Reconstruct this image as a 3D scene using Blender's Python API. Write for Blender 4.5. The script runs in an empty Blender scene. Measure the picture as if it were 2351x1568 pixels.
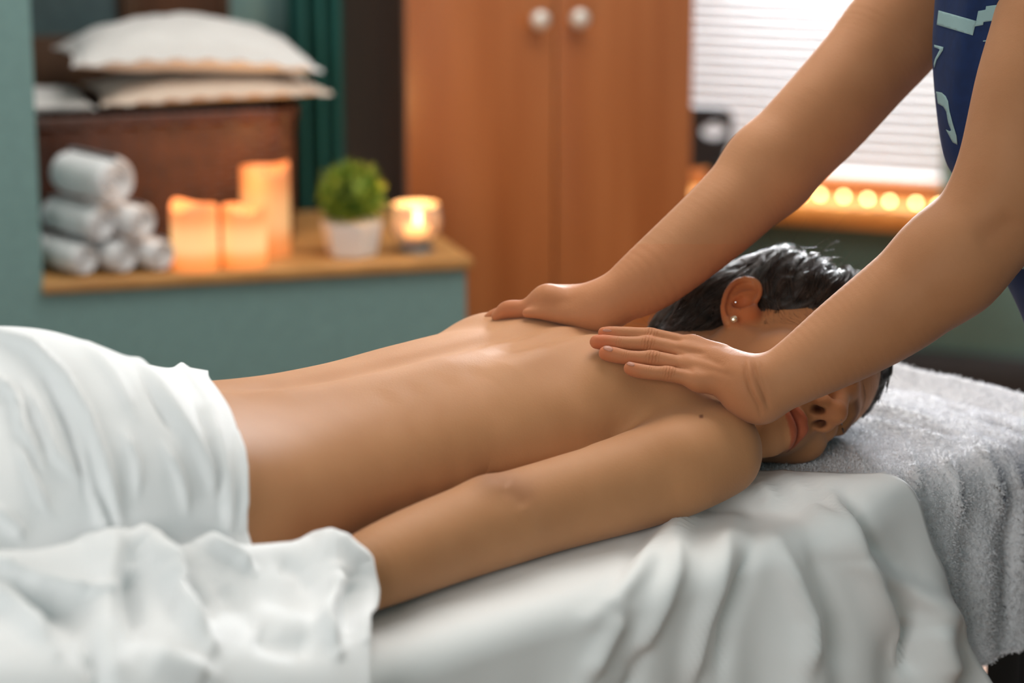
import bpy, bmesh, math, random
import numpy as np
from mathutils import Vector, Matrix

random.seed(7)
rng = np.random.default_rng(11)
SC = bpy.context.scene
COL = SC.collection
R = math.radians

# ------------------------------------------------------------------ camera
FPX, CX, CY = 5550.0, 1175.5, 784.0
CAM = np.array([0.0, 0.0, 1.42])
PITCH = R(13.5)
FW = np.array([0, math.cos(PITCH), -math.sin(PITCH)])
UP = np.array([0, math.sin(PITCH), math.cos(PITCH)])
RT = np.array([1.0, 0, 0])
cam_d = bpy.data.cameras.new('camera')
cam = bpy.data.objects.new('camera', cam_d)
COL.objects.link(cam)
cam.location = CAM
cam.rotation_euler = (math.pi / 2 - PITCH, 0, 0)
cam_d.sensor_width = 36.0
cam_d.lens = 36.0 * FPX / 2351.0
cam_d.dof.use_dof = True
cam_d.dof.focus_distance = 2.30
cam_d.dof.aperture_fstop = 2.8
cam_d.clip_start = 0.05
SC.camera = cam

# ------------------------------------------------------------------ light
SC.view_settings.view_transform = 'Standard'
SC.view_settings.look = 'None'
SC.view_settings.gamma = 1.0
SC.view_settings.use_curve_mapping = False
SC.view_settings.exposure = 0.55
SC.cycles.max_bounces = 6
SC.cycles.adaptive_threshold = 0.02
SC.cycles.diffuse_bounces = 3
SC.cycles.glossy_bounces = 3
SC.cycles.transmission_bounces = 6
SC.cycles.caustics_reflective = False
SC.cycles.caustics_refractive = False
SC.cycles.sample_clamp_indirect = 6.0

world = bpy.data.worlds.new('world')
SC.world = world
world.use_nodes = True
bg = world.node_tree.nodes['Background']
bg.inputs['Color'].default_value = (0.74, 0.95, 0.92, 1)
bg.inputs['Strength'].default_value = 0.20

def area(name, loc, target, size, power, color, size_y=None, spread=180):
    l = bpy.data.lights.new(name, 'AREA')
    l.energy = power
    l.color = color
    l.shape = 'RECTANGLE'
    l.size = size
    l.size_y = size_y or size
    l.spread = R(spread)
    o = bpy.data.objects.new(name, l)
    COL.objects.link(o)
    o.location = loc
    d = Vector(target) - Vector(loc)
    o.rotation_euler = d.to_track_quat('-Z', 'Y').to_euler()
    return o

# daylight through the blind (upper part of the window), a second window on the viewer's left, added front and overhead fill
area('window_daylight', (0.42, 5.42, 1.60), (0.28, 2.4, 0.75), 0.95, 200, (0.94, 0.97, 1.0), 0.65)
area('side_window_daylight', (-2.4, 2.9, 2.0), (0.1, 2.2, 0.75), 1.3, 10, (0.98, 0.98, 0.97), 1.1)
area('front_fill', (-1.0, -0.5, 1.6), (-0.1, 2.0, 0.6), 1.2, 20, (1.0, 0.98, 0.95), 1.2)  # soft fill added from the front to brighten the hanging sheet
area('overhead_fill', (0.30, 2.85, 2.55), (0.1, 2.35, 0.7), 1.5, 36, (1.0, 0.95, 0.88), 1.5)  # overhead area light added for soft top light and ceiling bounce

# ------------------------------------------------------------------ projection helpers
def U(x, y, d):
    return CAM + FW * d + RT * ((x - CX) / FPX * d) + UP * ((CY - y) / FPX * d)

def ray(x, y):
    v = FW + RT * ((x - CX) / FPX) + UP * ((CY - y) / FPX)
    return v

def UZ(x, y, z):
    v = ray(x, y)
    return CAM + v * ((z - CAM[2]) / v[2])

def UPL(x, y, p, n):
    v = ray(x, y)
    p = np.asarray(p, float); n = np.asarray(n, float)
    return CAM + v * (np.dot(p - CAM, n) / np.dot(v, n))

def proj(P):
    Q = np.asarray(P, float) - CAM
    d = Q @ FW
    return CX + FPX * (Q @ RT) / d, CY - FPX * (Q @ UP) / d, d

# ------------------------------------------------------------------ materials
def new_mat(name):
    m = bpy.data.materials.new(name)
    m.use_nodes = True
    nt = m.node_tree
    b = nt.nodes['Principled BSDF']
    return m, nt, b

def inp(b, k, v):
    if k in b.inputs:
        b.inputs[k].default_value = v

def noise_mix(nt, scale, c1, c2, detail=4.0, stretch=None, lo=0.3, hi=0.7, coord='Object'):
    tc = nt.nodes.new('ShaderNodeTexCoord')
    mp = nt.nodes.new('ShaderNodeMapping')
    nt.links.new(tc.outputs[coord], mp.inputs['Vector'])
    if stretch: mp.inputs['Scale'].default_value = stretch
    no = nt.nodes.new('ShaderNodeTexNoise')
    no.inputs['Scale'].default_value = scale
    no.inputs['Detail'].default_value = detail
    nt.links.new(mp.outputs['Vector'], no.inputs['Vector'])
    cr = nt.nodes.new('ShaderNodeValToRGB')
    cr.color_ramp.elements[0].position = lo
    cr.color_ramp.elements[1].position = hi
    cr.color_ramp.elements[0].color = (*c1, 1)
    cr.color_ramp.elements[1].color = (*c2, 1)
    nt.links.new(no.outputs['Fac'], cr.inputs['Fac'])
    return cr.outputs['Color'], no.outputs['Fac'], mp

def bump(nt, b, fac, strength, dist=0.002):
    bp = nt.nodes.new('ShaderNodeBump')
    bp.inputs['Strength'].default_value = strength
    bp.inputs['Distance'].default_value = dist
    nt.links.new(fac, bp.inputs['Height'])
    nt.links.new(bp.outputs['Normal'], b.inputs['Normal'])

def mat_simple(name, c, rough=0.6, var=0.06, scale=20, bmp=0.0, metal=0.0, stretch=None, spec=None, sheen=0.0, bdist=0.002):
    m, nt, b = new_mat(name)
    c1 = tuple(max(0, x * (1 - var)) for x in c)
    c2 = tuple(min(1, x * (1 + var)) for x in c)
    col, fac, _ = noise_mix(nt, scale, c1, c2, stretch=stretch)
    nt.links.new(col, b.inputs['Base Color'])
    inp(b, 'Roughness', rough); inp(b, 'Metallic', metal)
    if spec is not None: inp(b, 'Specular IOR Level', spec)
    if sheen: inp(b, 'Sheen Weight', sheen); inp(b, 'Sheen Roughness', 0.4)
    if bmp: bump(nt, b, fac, bmp, bdist)
    return m

def mat_wood(name, c1, c2, rough=0.35, scale=6, stretch=(6, 6, 0.5), bmp=0.05, coat=0.0):
    m, nt, b = new_mat(name)
    col, fac, mp = noise_mix(nt, scale, c1, c2, detail=6, stretch=stretch, lo=0.32, hi=0.68)
    nt.links.new(col, b.inputs['Base Color'])
    inp(b, 'Roughness', rough)
    if coat: inp(b, 'Coat Weight', coat); inp(b, 'Coat Roughness', 0.25)
    bump(nt, b, fac, bmp, 0.001)
    return m

def mat_emit(name, c, strength, base=None):
    m, nt, b = new_mat(name)
    inp(b, 'Base Color', (*(base or c), 1))
    inp(b, 'Emission Color', (*c, 1)); inp(b, 'Emission Strength', strength)
    inp(b, 'Roughness', 0.5)
    return m

# ------------------------------------------------------------------ mesh helpers
def link_mesh(name, verts, faces, mat, parent=None, smooth=True, auto=None):
    me = bpy.data.meshes.new(name)
    if isinstance(verts, np.ndarray) and isinstance(faces, np.ndarray):
        nv, nf, k = len(verts), len(faces), faces.shape[1]
        me.vertices.add(nv)
        me.vertices.foreach_set('co', np.ascontiguousarray(verts, dtype=np.float32).ravel())
        me.loops.add(nf * k)
        me.loops.foreach_set('vertex_index', np.ascontiguousarray(faces, dtype=np.int32).ravel())
        me.polygons.add(nf)
        me.polygons.foreach_set('loop_start', np.arange(0, nf * k, k, dtype=np.int32))
        me.update(calc_edges=True)
        me.validate()
    else:
        me.from_pydata([tuple(map(float, v)) for v in verts], [], [tuple(int(i) for i in f) for f in faces])
        me.update()
    return link_me(name, me, mat, parent, smooth, auto)

def link_me(name, me, mat, parent=None, smooth=True, auto=None):
    o = bpy.data.objects.new(name, me)
    COL.objects.link(o)
    if mat is not None:
        for mm in (mat if isinstance(mat, (list, tuple)) else [mat]):
            me.materials.append(mm)
    if smooth:
        me.polygons.foreach_set('use_smooth', np.ones(len(me.polygons), dtype=bool))
        if auto is not None:
            me.set_sharp_from_angle(angle=R(auto))
    if parent is not None:
        o.parent = parent
        if parent.type == 'EMPTY':
            o.matrix_parent_inverse = (Matrix.Translation(parent.location) @ parent.rotation_euler.to_matrix().to_4x4()).inverted()
    return o

def tag(o, label=None, cat=None, group=None, kind=None):
    if label: o['label'] = label
    if cat: o['category'] = cat
    if group: o['group'] = group
    if kind: o['kind'] = kind
    return o

def empty(name, label, cat, group=None, loc=(0, 0, 0), rz=0.0):
    o = bpy.data.objects.new(name, None)
    COL.objects.link(o)
    o.location = loc
    o.rotation_euler = (0, 0, rz)
    o.empty_display_size = 0.05
    return tag(o, label, cat, group)

class MB:
    def __init__(s): s.v = []; s.f = []
    def add(s, v, f):
        n = len(s.v)
        s.v.extend([tuple(map(float, p)) for p in v]); s.f.extend([tuple(i + n for i in q) for q in f])
        return s
    def grid(s, P, closed_u=False, closed_v=False, flip=False):
        P = np.asarray(P, float); nu, nv = P.shape[:2]
        f = []
        for i in range(nu - (0 if closed_u else 1)):
            for j in range(nv - (0 if closed_v else 1)):
                a = i * nv + j; b = ((i + 1) % nu) * nv + j
                c = ((i + 1) % nu) * nv + (j + 1) % nv; d = i * nv + (j + 1) % nv
                f.append((a, d, c, b) if flip else (a, b, c, d))
        return s.add(P.reshape(-1, 3), f)
    def box(s, c, size, M=None, bev=0.0, seg=2):
        bm = bmesh.new()
        bmesh.ops.create_cube(bm, size=1.0)
        for v in bm.verts: v.co = Vector((v.co.x * size[0], v.co.y * size[1], v.co.z * size[2]))
        if bev > 0:
            bmesh.ops.bevel(bm, geom=list(bm.edges), offset=bev, segments=seg, affect='EDGES', profile=0.5)
        bm.verts.index_update()
        vs = []
        for v in bm.verts:
            p = v.co
            if M is not None: p = M @ p
            vs.append((p.x + c[0], p.y + c[1], p.z + c[2]))
        fs = [[v.index for v in f.verts] for f in bm.faces]
        bm.free()
        return s.add(vs, fs)
    def lathe(s, prof, c=(0, 0, 0), n=48, M=None, cap=True):
        # prof: list of (r, z)
        vs, fs = [], []
        for r, z in prof:
            for k in range(n):
                a = 2 * math.pi * k / n
                p = Vector((r * math.cos(a), r * math.sin(a), z))
                if M is not None: p = M @ p
                vs.append((p.x + c[0], p.y + c[1], p.z + c[2]))
        m = len(prof)
        for i in range(m - 1):
            for k in range(n):
                fs.append((i * n + k, i * n + (k + 1) % n, (i + 1) * n + (k + 1) % n, (i + 1) * n + k))
        if cap:
            fs.append(tuple(range(n - 1, -1, -1))); fs.append(tuple((m - 1) * n + k for k in range(n)))
        return s.add(vs, fs)
    def tube(s, pts, r, n=8, cap=True):
        P = [Vector(p) for p in pts]
        m = len(P)
        rr = r if hasattr(r, '__len__') else [r] * m
        T = []
        for i in range(m):
            t = (P[min(i + 1, m - 1)] - P[max(i - 1, 0)])
            T.append(t.normalized() if t.length > 0 else Vector((0, 0, 1)))
        ref = Vector((0, 0, 1)) if abs(T[0].z) < 0.9 else Vector((1, 0, 0))
        nrm = (ref - T[0] * ref.dot(T[0])).normalized()
        vs, fs = [], []
        for i in range(m):
            nrm = (nrm - T[i] * nrm.dot(T[i]))
            nrm = nrm.normalized() if nrm.length > 1e-9 else T[i].orthogonal().normalized()
            bi = T[i].cross(nrm)
            for k in range(n):
                a = 2 * math.pi * k / n
                vs.append(P[i] + (nrm * math.cos(a) + bi * math.sin(a)) * rr[i])
        for i in range(m - 1):
            for k in range(n):
                fs.append((i * n + k, i * n + (k + 1) % n, (i + 1) * n + (k + 1) % n, (i + 1) * n + k))
        if cap:
            fs.append(tuple(range(n - 1, -1, -1))); fs.append(tuple((m - 1) * n + k for k in range(n)))
        return s.add(vs, fs)
    def prism(s, poly, origin, ex, ey, ez, depth):
        # poly in 2D (ex,ey) extruded along ez
        o, ex, ey, ez = [np.asarray(q, float) for q in (origin, ex, ey, ez)]
        n = len(poly)
        vs = [o + ex * x + ey * y for x, y in poly] + [o + ex * x + ey * y + ez * depth for x, y in poly]
        fs = [tuple(range(n - 1, -1, -1)), tuple(range(n, 2 * n))]
        for i in range(n):
            j = (i + 1) % n
            fs.append((i, j, n + j, n + i))
        return s.add(vs, fs)
    def build(s, name, mat, parent=None, smooth=True, auto=40):
        return link_mesh(name, s.v, s.f, mat, parent, smooth, auto)

def Mz(a): return Matrix.Rotation(a, 3, 'Z')
def sstep(a, b, x):
    t = np.clip((x - a) / (b - a), 0, 1); return t * t * (3 - 2 * t)

_nt = np.random.default_rng(99).random(65536)
def vnoise(P, seed=0):
    P = np.asarray(P, float); i = np.floor(P).astype(np.int64); f = P - i; f = f * f * (3 - 2 * f)
    out = np.zeros(P.shape[:-1])
    D_ = P.shape[-1]
    pr = np.array([73856093, 19349663, 83492791])[:D_]
    for c in range(2 ** D_):
        o = np.array([(c >> k) & 1 for k in range(D_)])
        h = ((i + o) * pr).sum(-1) + seed * 7919
        w = np.prod(np.where(o, f, 1 - f), -1)
        out += w * _nt[(h ^ (h >> 13)) & 65535]
    return out * 2 - 1
def fbm(P, oct_=4, seed=0, gain=0.5):
    P = np.asarray(P, float); a = 1.0; o = 0
    for k in range(oct_):
        o = o + a * vnoise(P * 2 ** k, seed + k); a *= gain
    return o
# ------------------------------------------------------------------ room
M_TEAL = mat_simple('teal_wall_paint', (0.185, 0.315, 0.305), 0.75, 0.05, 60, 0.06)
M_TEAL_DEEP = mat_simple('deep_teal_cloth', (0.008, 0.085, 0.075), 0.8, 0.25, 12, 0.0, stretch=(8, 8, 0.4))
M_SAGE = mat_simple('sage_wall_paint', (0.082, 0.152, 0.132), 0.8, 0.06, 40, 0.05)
M_OAK = mat_wood('oak_board', (0.36, 0.17, 0.05), (0.52, 0.27, 0.09), 0.4, 5, (1.2, 9, 9))
M_FLOOR = mat_wood('warm_floor_boards', (0.12, 0.042, 0.010), (0.19, 0.070, 0.018), 0.4, 4, (0.8, 8, 8))
M_CHERRY = mat_wood('cherry_veneer', (0.35, 0.108, 0.030), (0.46, 0.165, 0.055), 0.33, 3.0, (5, 5, 0.35), 0.02, coat=0.4)
M_WOOD_DARK_SHADED = mat_wood('dark_shaded_wood', (0.05, 0.016, 0.004), (0.085, 0.028, 0.008), 0.85, 4, (6, 6, 0.5))
M_WHITE_METAL = mat_simple('white_slat', (0.85, 0.86, 0.88), 0.5, 0.02)
M_CEIL = mat_simple('ceiling_paint', (0.8, 0.8, 0.78), 0.9, 0.02)
M_BLACK = mat_simple('black_lacquer', (0.006, 0.006, 0.006), 0.6, 0.2)
M_CHAIR = mat_simple('dark_stained_chair', (0.02, 0.021, 0.024), 0.45, 0.2)
M_SILL = mat_wood('honey_pine', (0.52, 0.20, 0.04), (0.66, 0.28, 0.07), 0.35, 5, (1.0, 9, 9))
M_FRAME = mat_wood('peach_pine', (0.60, 0.30, 0.16), (0.70, 0.38, 0.22), 0.45, 5, (1.0, 9, 9))

def wall(name, p0, p1, z0, z1, th, mat, side=1, kind='structure'):
    p0 = np.array(p0, float); p1 = np.array(p1, float)
    d = p1 - p0; L = np.linalg.norm(d); d /= L
    n = np.array([-d[1], d[0]]) * side
    mb = MB()
    q = [p0, p1, p1 + n * th, p0 + n * th]
    v = [(a[0], a[1], z0) for a in q] + [(a[0], a[1], z1) for a in q]
    mb.add(v, [(3, 2, 1, 0), (4, 5, 6, 7), (0, 1, 5, 4), (1, 2, 6, 5), (2, 3, 7, 6), (3, 0, 4, 7)])
    o = mb.build(name, mat, smooth=False)
    tag(o, kind=kind)
    return o

ZL = 0.648                                  # top of the ledge board
PL = np.array([-0.714, 3.60])               # left end of the half wall's front
WD = np.array([math.cos(R(16.6)), math.sin(R(16.6))])
BK = np.array([-WD[1], WD[0]])              # away from the viewer
LEN = 0.668
def L(t, off, z=ZL):
    p = PL + WD * t + BK * off
    return np.array([p[0], p[1], z])
def Lx(x, off, z=ZL):                       # point on the ledge seen in column x
    n = np.array([RT[0] * FPX - (x - CX) * FW[0], -(x - CX) * FW[1], -(x - CX) * FW[2]])
    a, b = L(0, off, z) - CAM, L(1, off, z) - CAM
    fa, fb = a @ n, b @ n
    return L(fa / (fa - fb), off, z)

o = MB().box((0.2, 2.6, -0.02), (5.6, 6.4, 0.04)).build('floor', M_FLOOR, smooth=False); tag(o, kind='structure')
o = MB().box((0.2, 3.4, 2.62), (5.6, 4.8, 0.04)).build('ceiling', M_CEIL, smooth=False); tag(o, kind='structure')
# pillar and half wall in one plane, the niche's back wall behind
wall('wall_left', PL - WD * 1.6, PL, 0, 2.6, 0.12, M_TEAL)
wall('wall_low', PL, PL + WD * LEN, 0, ZL - 0.017, 0.46, M_TEAL)
pb0, pb1 = PL + BK * 0.62 - WD * 1.5, PL + BK * 0.62 + WD * 0.535
wall('wall_back', pb0, pb1, 0, 2.6, 0.1, M_TEAL)
board = MB()
c = L(LEN / 2 + 0.004, 0.235, ZL - 0.0085)
board.box(c, (LEN + 0.012, 0.49, 0.017), Mz(R(16.6)), 0.003)
o = board.build('ledge_board', M_OAK)
tag(o, 'light oak ledge board capping the teal half wall under candles and basket', 'shelf')

# ------------------------------------------------------------------ window wall
WA = R(-22.0)
WW = np.array([math.cos(WA), math.sin(WA)]); WN = np.array([math.sin(WA), -math.cos(WA)])   # WN faces the room
p_ref = UPL(2050, 470, (0, 5.70, 0), (-math.sin(WA), math.cos(WA), 0))
WP = np.array([p_ref[0], p_ref[1]])
def W(t, off, z): 
    p = WP + WW * t + WN * off
    return np.array([p[0], p[1], z])
def Wpx(x, y, off=0.0):
    q = W(0, off, 0)
    P = UPL(x, y, q, (-WN[0], -WN[1], 0))
    t = (P[:2] - WP) @ WW
    return t, P[2]
tr, zb = Wpx(2163, 447)
tl = tr - 0.95
zt = 1.95
print('window', tl, tr, zb, zt)
TW0, TW1 = -1.05, 2.2
th = 0.14
def wbox(mb, t0, t1, o0, o1, z0, z1, bev=0.0):
    c = (W(t0, o0, z0) + W(t1, o1, z1)) / 2
    return mb.box(c, (abs(t1 - t0), abs(o1 - o0), abs(z1 - z0)), Mz(WA), bev)
mb = MB()
wbox(mb, TW0, tl, -th, 0, 0, 2.6); wbox(mb, tr, TW1, -th, 0, 0, 2.6)
wbox(mb, tl, tr, -th, 0, 0, zb - 0.05); wbox(mb, tl, tr, -th, 0, zt, 2.6)
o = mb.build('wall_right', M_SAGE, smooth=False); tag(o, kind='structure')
mb = MB(); wbox(mb, TW0, TW1, 0, 0.018, 0, 0.125, 0.004)
o = mb.build('baseboard_right', M_BLACK); tag(o, kind='structure')
# window: frame and pane
mb = MB()
fw = 0.045
for (a, b, c0, d0) in ((tl, tl + fw, zb - 0.05, zt), (tr - fw, tr, zb - 0.05, zt), (tl + fw, tr - fw, zt - fw, zt), (tl + fw, tr - fw, zb - 0.05, zb + 0.0)):
    wbox(mb, a, b, -th + 0.01, -th + 0.055, c0, d0, 0.004)
win = mb.build('window_1', M_FRAME); tag(win, kind='structure')
m_gl, nt, b = new_mat('window_glass')
inp(b, 'Base Color', (1, 1, 1, 1)); inp(b, 'Roughness', 0.0); inp(b, 'Transmission Weight', 1.0); inp(b, 'IOR', 1.0)
mb = MB(); wbox(mb, tl + fw, tr - fw, -th + 0.028, -th + 0.034, zb, zt - fw)
mb.build('pane', m_gl, win, smooth=False)
# bright overcast daylight outside the pane
m_sky = mat_emit('overcast_sky', (0.97, 0.985, 1.0), 4.6)
mb = MB(); wbox(mb, tl - 0.9, tr + 0.9, -1.3, -1.27, -0.3, 2.6)
o = mb.build('sky_backdrop', m_sky, smooth=False); tag(o, kind='structure')
# sill: deep honey coloured board with a front apron, peach stop behind
zs = zb - 0.028
mb = MB()
wbox(mb, tl - 0.06, tr + 0.03, -th + 0.055, 0.06, zs - 0.05, zs, 0.006)
o = mb.build('trim_1', M_SILL); tag(o, kind='structure')
mb = MB()
wbox(mb, tl, tr, -th + 0.056, -th + 0.075, zs, zb + 0.012, 0.003)
o = mb.build('trim_2', M_FRAME); tag(o, kind='structure')

# venetian blind
m_sl, nt, b = new_mat('blind_slat')
inp(b, 'Base Color', (0.9, 0.91, 0.93, 1)); inp(b, 'Roughness', 0.5)
td = nt.nodes.new('ShaderNodeBsdfTranslucent'); td.inputs['Color'].default_value = (0.9, 0.92, 0.95, 1)
mx = nt.nodes.new('ShaderNodeMixShader'); mx.inputs['Fac'].default_value = 0.45
nt.links.new(b.outputs[0], mx.inputs[1]); nt.links.new(td.outputs[0], mx.inputs[2])
nt.links.new(mx.outputs[0], nt.nodes['Material Output'].inputs['Surface'])
bl = empty('venetian_blind', 'white slatted venetian blind lowered over the bright window', 'blind', loc=W((tl + tr) / 2, -0.05, zt - 0.02))
mb = MB(); wbox(mb, tl + 0.012, tr - 0.012, -0.07, -0.03, zt - 0.045, zt - 0.003, 0.004)
mb.build('head_rail', M_WHITE_METAL, bl)
mb = MB(); wbox(mb, tl + 0.012, tr - 0.012, -0.062, -0.038, zb + 0.014, zb + 0.03, 0.004)
mb.build('bottom_rail', M_WHITE_METAL, bl)
mb = MB()
for t in (tl + 0.14, (tl + tr) / 2, tr - 0.14):
    mb.tube([W(t, -0.05, zb + 0.02), W(t, -0.05, zt - 0.04)], 0.0012, 5)
mb.build('ladder_cord', M_WHITE_METAL, bl)
ns = int((zt - 0.05 - zb - 0.03) / 0.0225)
slat = None
for k in range(ns):
    z = zb + 0.042 + k * 0.0225
    if slat is None:
        P = []
        for t in (tl + 0.014, tr - 0.014):
            row = []
            for q in np.linspace(-1, 1, 5):
                ang = R(58)
                dx = q * 0.0125; bow = 0.0018 * (1 - q * q)
                row.append(W(t, -0.05 + dx * math.cos(ang) - bow * math.sin(ang), z - dx * math.sin(ang) + bow * math.cos(ang)))
            P.append(row)
        P = np.array(P)
        mb = MB(); mb.grid(P)
        slat = mb.build('slat', m_sl, bl)
    else:
        s2 = slat.copy(); COL.objects.link(s2); s2.location.z += k * 0.0225

# string of warm round lights along the sill
m_bulb = mat_emit('warm_bulb', (1.0, 0.66, 0.26), 13.0)
sl = empty('string_lights', 'string of round warm lights lying along the window sill', 'string lights', loc=W(0, 0.0, zs))
cord = []
bx = [1700, 1752, 1795, 1842, 1883, 1937, 1992, 2043, 2103, 2155]
by = [440, 442, 444, 446, 447, 451, 457, 462, 466, 470]
pts = []
for i, (x, y) in enumerate(zip(bx, by)):
    P = UZ(x, y, zs + 0.022)
    pts.append(P)
    mb = MB(); prof = [(0.0004, -0.0050)] + [(0.0050 * math.sin(a), -0.0050 * math.cos(a)) for a in np.linspace(0.15, math.pi - 0.15, 10)] + [(0.0004, 0.0050)]
    mb.lathe(prof, P, 16)
    mb.build('bulb', m_bulb, sl)
mb = MB()
cp = []
for i in range(len(pts) - 1):
    for u in np.linspace(0, 1, 8, endpoint=False):
        p = pts[i] * (1 - u) + pts[i + 1] * u
        p = p.copy(); p[2] = zs + 0.004 + 0.008 * (abs(2 * u - 1)) ** 2
        cp.append(p)
mb.tube(cp, 0.0016, 6)
mb.build('cord', M_BLACK, sl)

# dark chair in front of the window
ch = empty('dining_chair', 'dark wooden chair with cut-out top rail against the bright window', 'chair', loc=(0.42, 4.55, 0.0), rz=R(-12))
def cz(v): return v
CH0 = UPL(1684, 246, (0, 5.14, 0), (0, 1, 0))         # right upper corner of the chair's top rail
ctop = CH0[2]; cxr = CH0[0]; cy0 = 5.14; cxm = cxr - 0.17
ch.location = (cxm, cy0, 0); ch.rotation_euler = (0, 0, 0)
def ring_plate(outer, inner, th_, origin, ex, ez, ey):
    n = len(outer); mb = MB(); vs = []
    for off in (0, th_):
        for x, z in outer: vs.append(np.array(origin) + np.array(ex) * x + np.array(ez) * z + np.array(ey) * off)
        for x, z in inner: vs.append(np.array(origin) + np.array(ex) * x + np.array(ez) * z + np.array(ey) * off)
    fs = []
    for i in range(n):
        j = (i + 1) % n
        fs += [(i, j, n + j, n + i), (2 * n + j, 2 * n + i, 3 * n + i, 3 * n + j), (j, i, 2 * n + i, 2 * n + j), (n + i, n + j, 3 * n + j, 3 * n + i)]
    return mb.add(vs, fs)
n = 48
outer, inner = [], []
hx = (UPL(1640, 300, (0, cy0, 0), (0, 1, 0)) - CH0)
for k in range(n):
    a = 2 * math.pi * k / n
    sx = math.copysign(abs(math.cos(a)) ** 0.3, math.cos(a)); sy = math.copysign(abs(math.sin(a)) ** 0.3, math.sin(a))
    outer.append((0.17 * sx - 0.17 - 0.012 * (sy < 0), 0.068 * sy - 0.066))
    inner.append((hx[0] + 0.026 * math.cos(a) - 0.0, hx[2] - 0.001 + 0.017 * math.sin(a)))
mb = ring_plate(outer, inner, 0.022, (cxr, cy0, ctop), (1, 0, 0), (0, 0, 1), (0, 1, 0))
mb.build('top_rail', M_CHAIR, ch)
for sx_ in (-0.155, 0.135):
    mb = MB()
    mb.tube([(cxm + sx_, cy0 - 0.03, 0.0), (cxm + sx_, cy0 - 0.01, 0.40), (cxm + sx_, cy0 + 0.011, ctop - 0.10)], [0.016, 0.019, 0.015], 10)
    mb.build('leg', M_CHAIR, ch)
    mb = MB()
    mb.tube([(cxm + sx_, cy0 + 0.36, 0.0), (cxm + sx_, cy0 + 0.34, 0.40)], [0.014, 0.018], 10)
    mb.build('leg', M_CHAIR, ch)
mb = MB(); mb.box((cxm, cy0 + 0.17, 0.405), (0.36, 0.40, 0.03), None, 0.01); mb.build('seat', M_CHAIR, ch)
for k in range(2):
    mb = MB(); xx = cxm - 0.07 + 0.07 * k
    mb.tube([(xx, cy0 + 0.008, 0.41), (xx, cy0 + 0.010, ctop - 0.125)], 0.008, 8); mb.build('spindle', M_CHAIR, ch)

# ------------------------------------------------------------------ wardrobe
KR = R(16.6)
KX = np.array([math.cos(KR), math.sin(KR)]); KB = np.array([-KX[1], KX[0]])
K0 = Lx(931, 0.505, 0.9)[:2]
def K(t, off, z):
    p = K0 + KX * t + KB * off
    return np.array([p[0], p[1], z])
def Kpx(x, y, off=0.0):
    P = UPL(x, y, K(0, off, 0), (KB[0], KB[1], 0)); return (P[:2] - K0) @ KX, P[2]
kw, _ = Kpx(1590, 300); kc, kz = Kpx(1276, 42)
kd = 0.62
print('wardrobe', kw, kc, kz)
wd = empty('wardrobe', 'tall cherry wood two-door wardrobe beside the window', 'wardrobe', loc=K(kw / 2, kd / 2, 0), rz=0)
def kbox(mb, t0, t1, o0, o1, z0, z1, bev=0.0):
    c = (K(t0, o0, z0) + K(t1, o1, z1)) / 2
    return mb.box(c, (t1 - t0, o1 - o0, z1 - z0), Mz(KR), bev)
mb = MB()
for a in ((0, 0.018, 0.021, kd, 0, 2.0), (kw - 0.018, kw, 0.021, kd, 0, 2.0), (0.018, kw - 0.018, 0.021, kd, 1.982, 2.0),
          (0.018, kw - 0.018, 0.021, kd, 0.06, 0.078), (0.018, kw - 0.018, 0.03, 0.05, 0, 0.06), (0.018, kw - 0.018, kd - 0.006, kd, 0.078, 1.982)):
    kbox(mb, *a)
mb.build('carcass', M_WOOD_DARK_SHADED, wd, smooth=False)  # carcass darker than the doors: the side's shade is put into its colour
m_knob, nt, b = new_mat('pearl_knob')
inp(b, 'Base Color', (0.72, 0.68, 0.62, 1)); inp(b, 'Metallic', 0.35); inp(b, 'Roughness', 0.28)
for (t0, t1, kx) in ((0.001, kc - 0.0015, Kpx(1231, 42)[0]), (kc + 0.0015, kw - 0.001, Kpx(1321, 42)[0])):
    mb = MB(); kbox(mb, t0, t1, 0, 0.02, 0.062, 1.998, 0.003)
    dr = mb.build('door', M_CHERRY, wd)
    Mk = Mz(KR) @ Matrix.Rotation(math.pi / 2, 3, 'X')
    prof = [(0.009, 0.0), (0.0075, 0.006), (0.007, 0.012), (0.012, 0.017), (0.0165, 0.022), (0.0175, 0.027), (0.015, 0.032), (0.008, 0.0355), (0.001, 0.0362)]
    mb = MB(); mb.lathe(prof, K(kx, 0.0, kz), 28, Mk)
    mb.build('knob', m_knob, dr)

# ------------------------------------------------------------------ teal curtain in the corner
P0 = Lx(688, 0.52, 0); P1 = Lx(806, 0.56, 0)
nn = 60
rows = []
for z in np.linspace(0.03, 2.35, 12):
    row = []
    for k in range(nn):
        u = k / (nn - 1)
        base = P0 * (1 - u) + P1 * u
        f = 0.018 * math.sin(u * 2 * math.pi * 3.2 + 0.3) + 0.006 * math.sin(u * 17 + z)
        row.append((base[0] + BK[0] * f, base[1] + BK[1] * f, z))
    rows.append(row)
mb = MB(); mb.grid(np.array(rows))
o = mb.build('curtain', M_TEAL_DEEP)
sm = o.modifiers.new('solid', 'SOLIDIFY'); sm.thickness = 0.003
tag(o, 'deep teal curtain hanging in the corner between basket and wardrobe', 'curtain')

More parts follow.
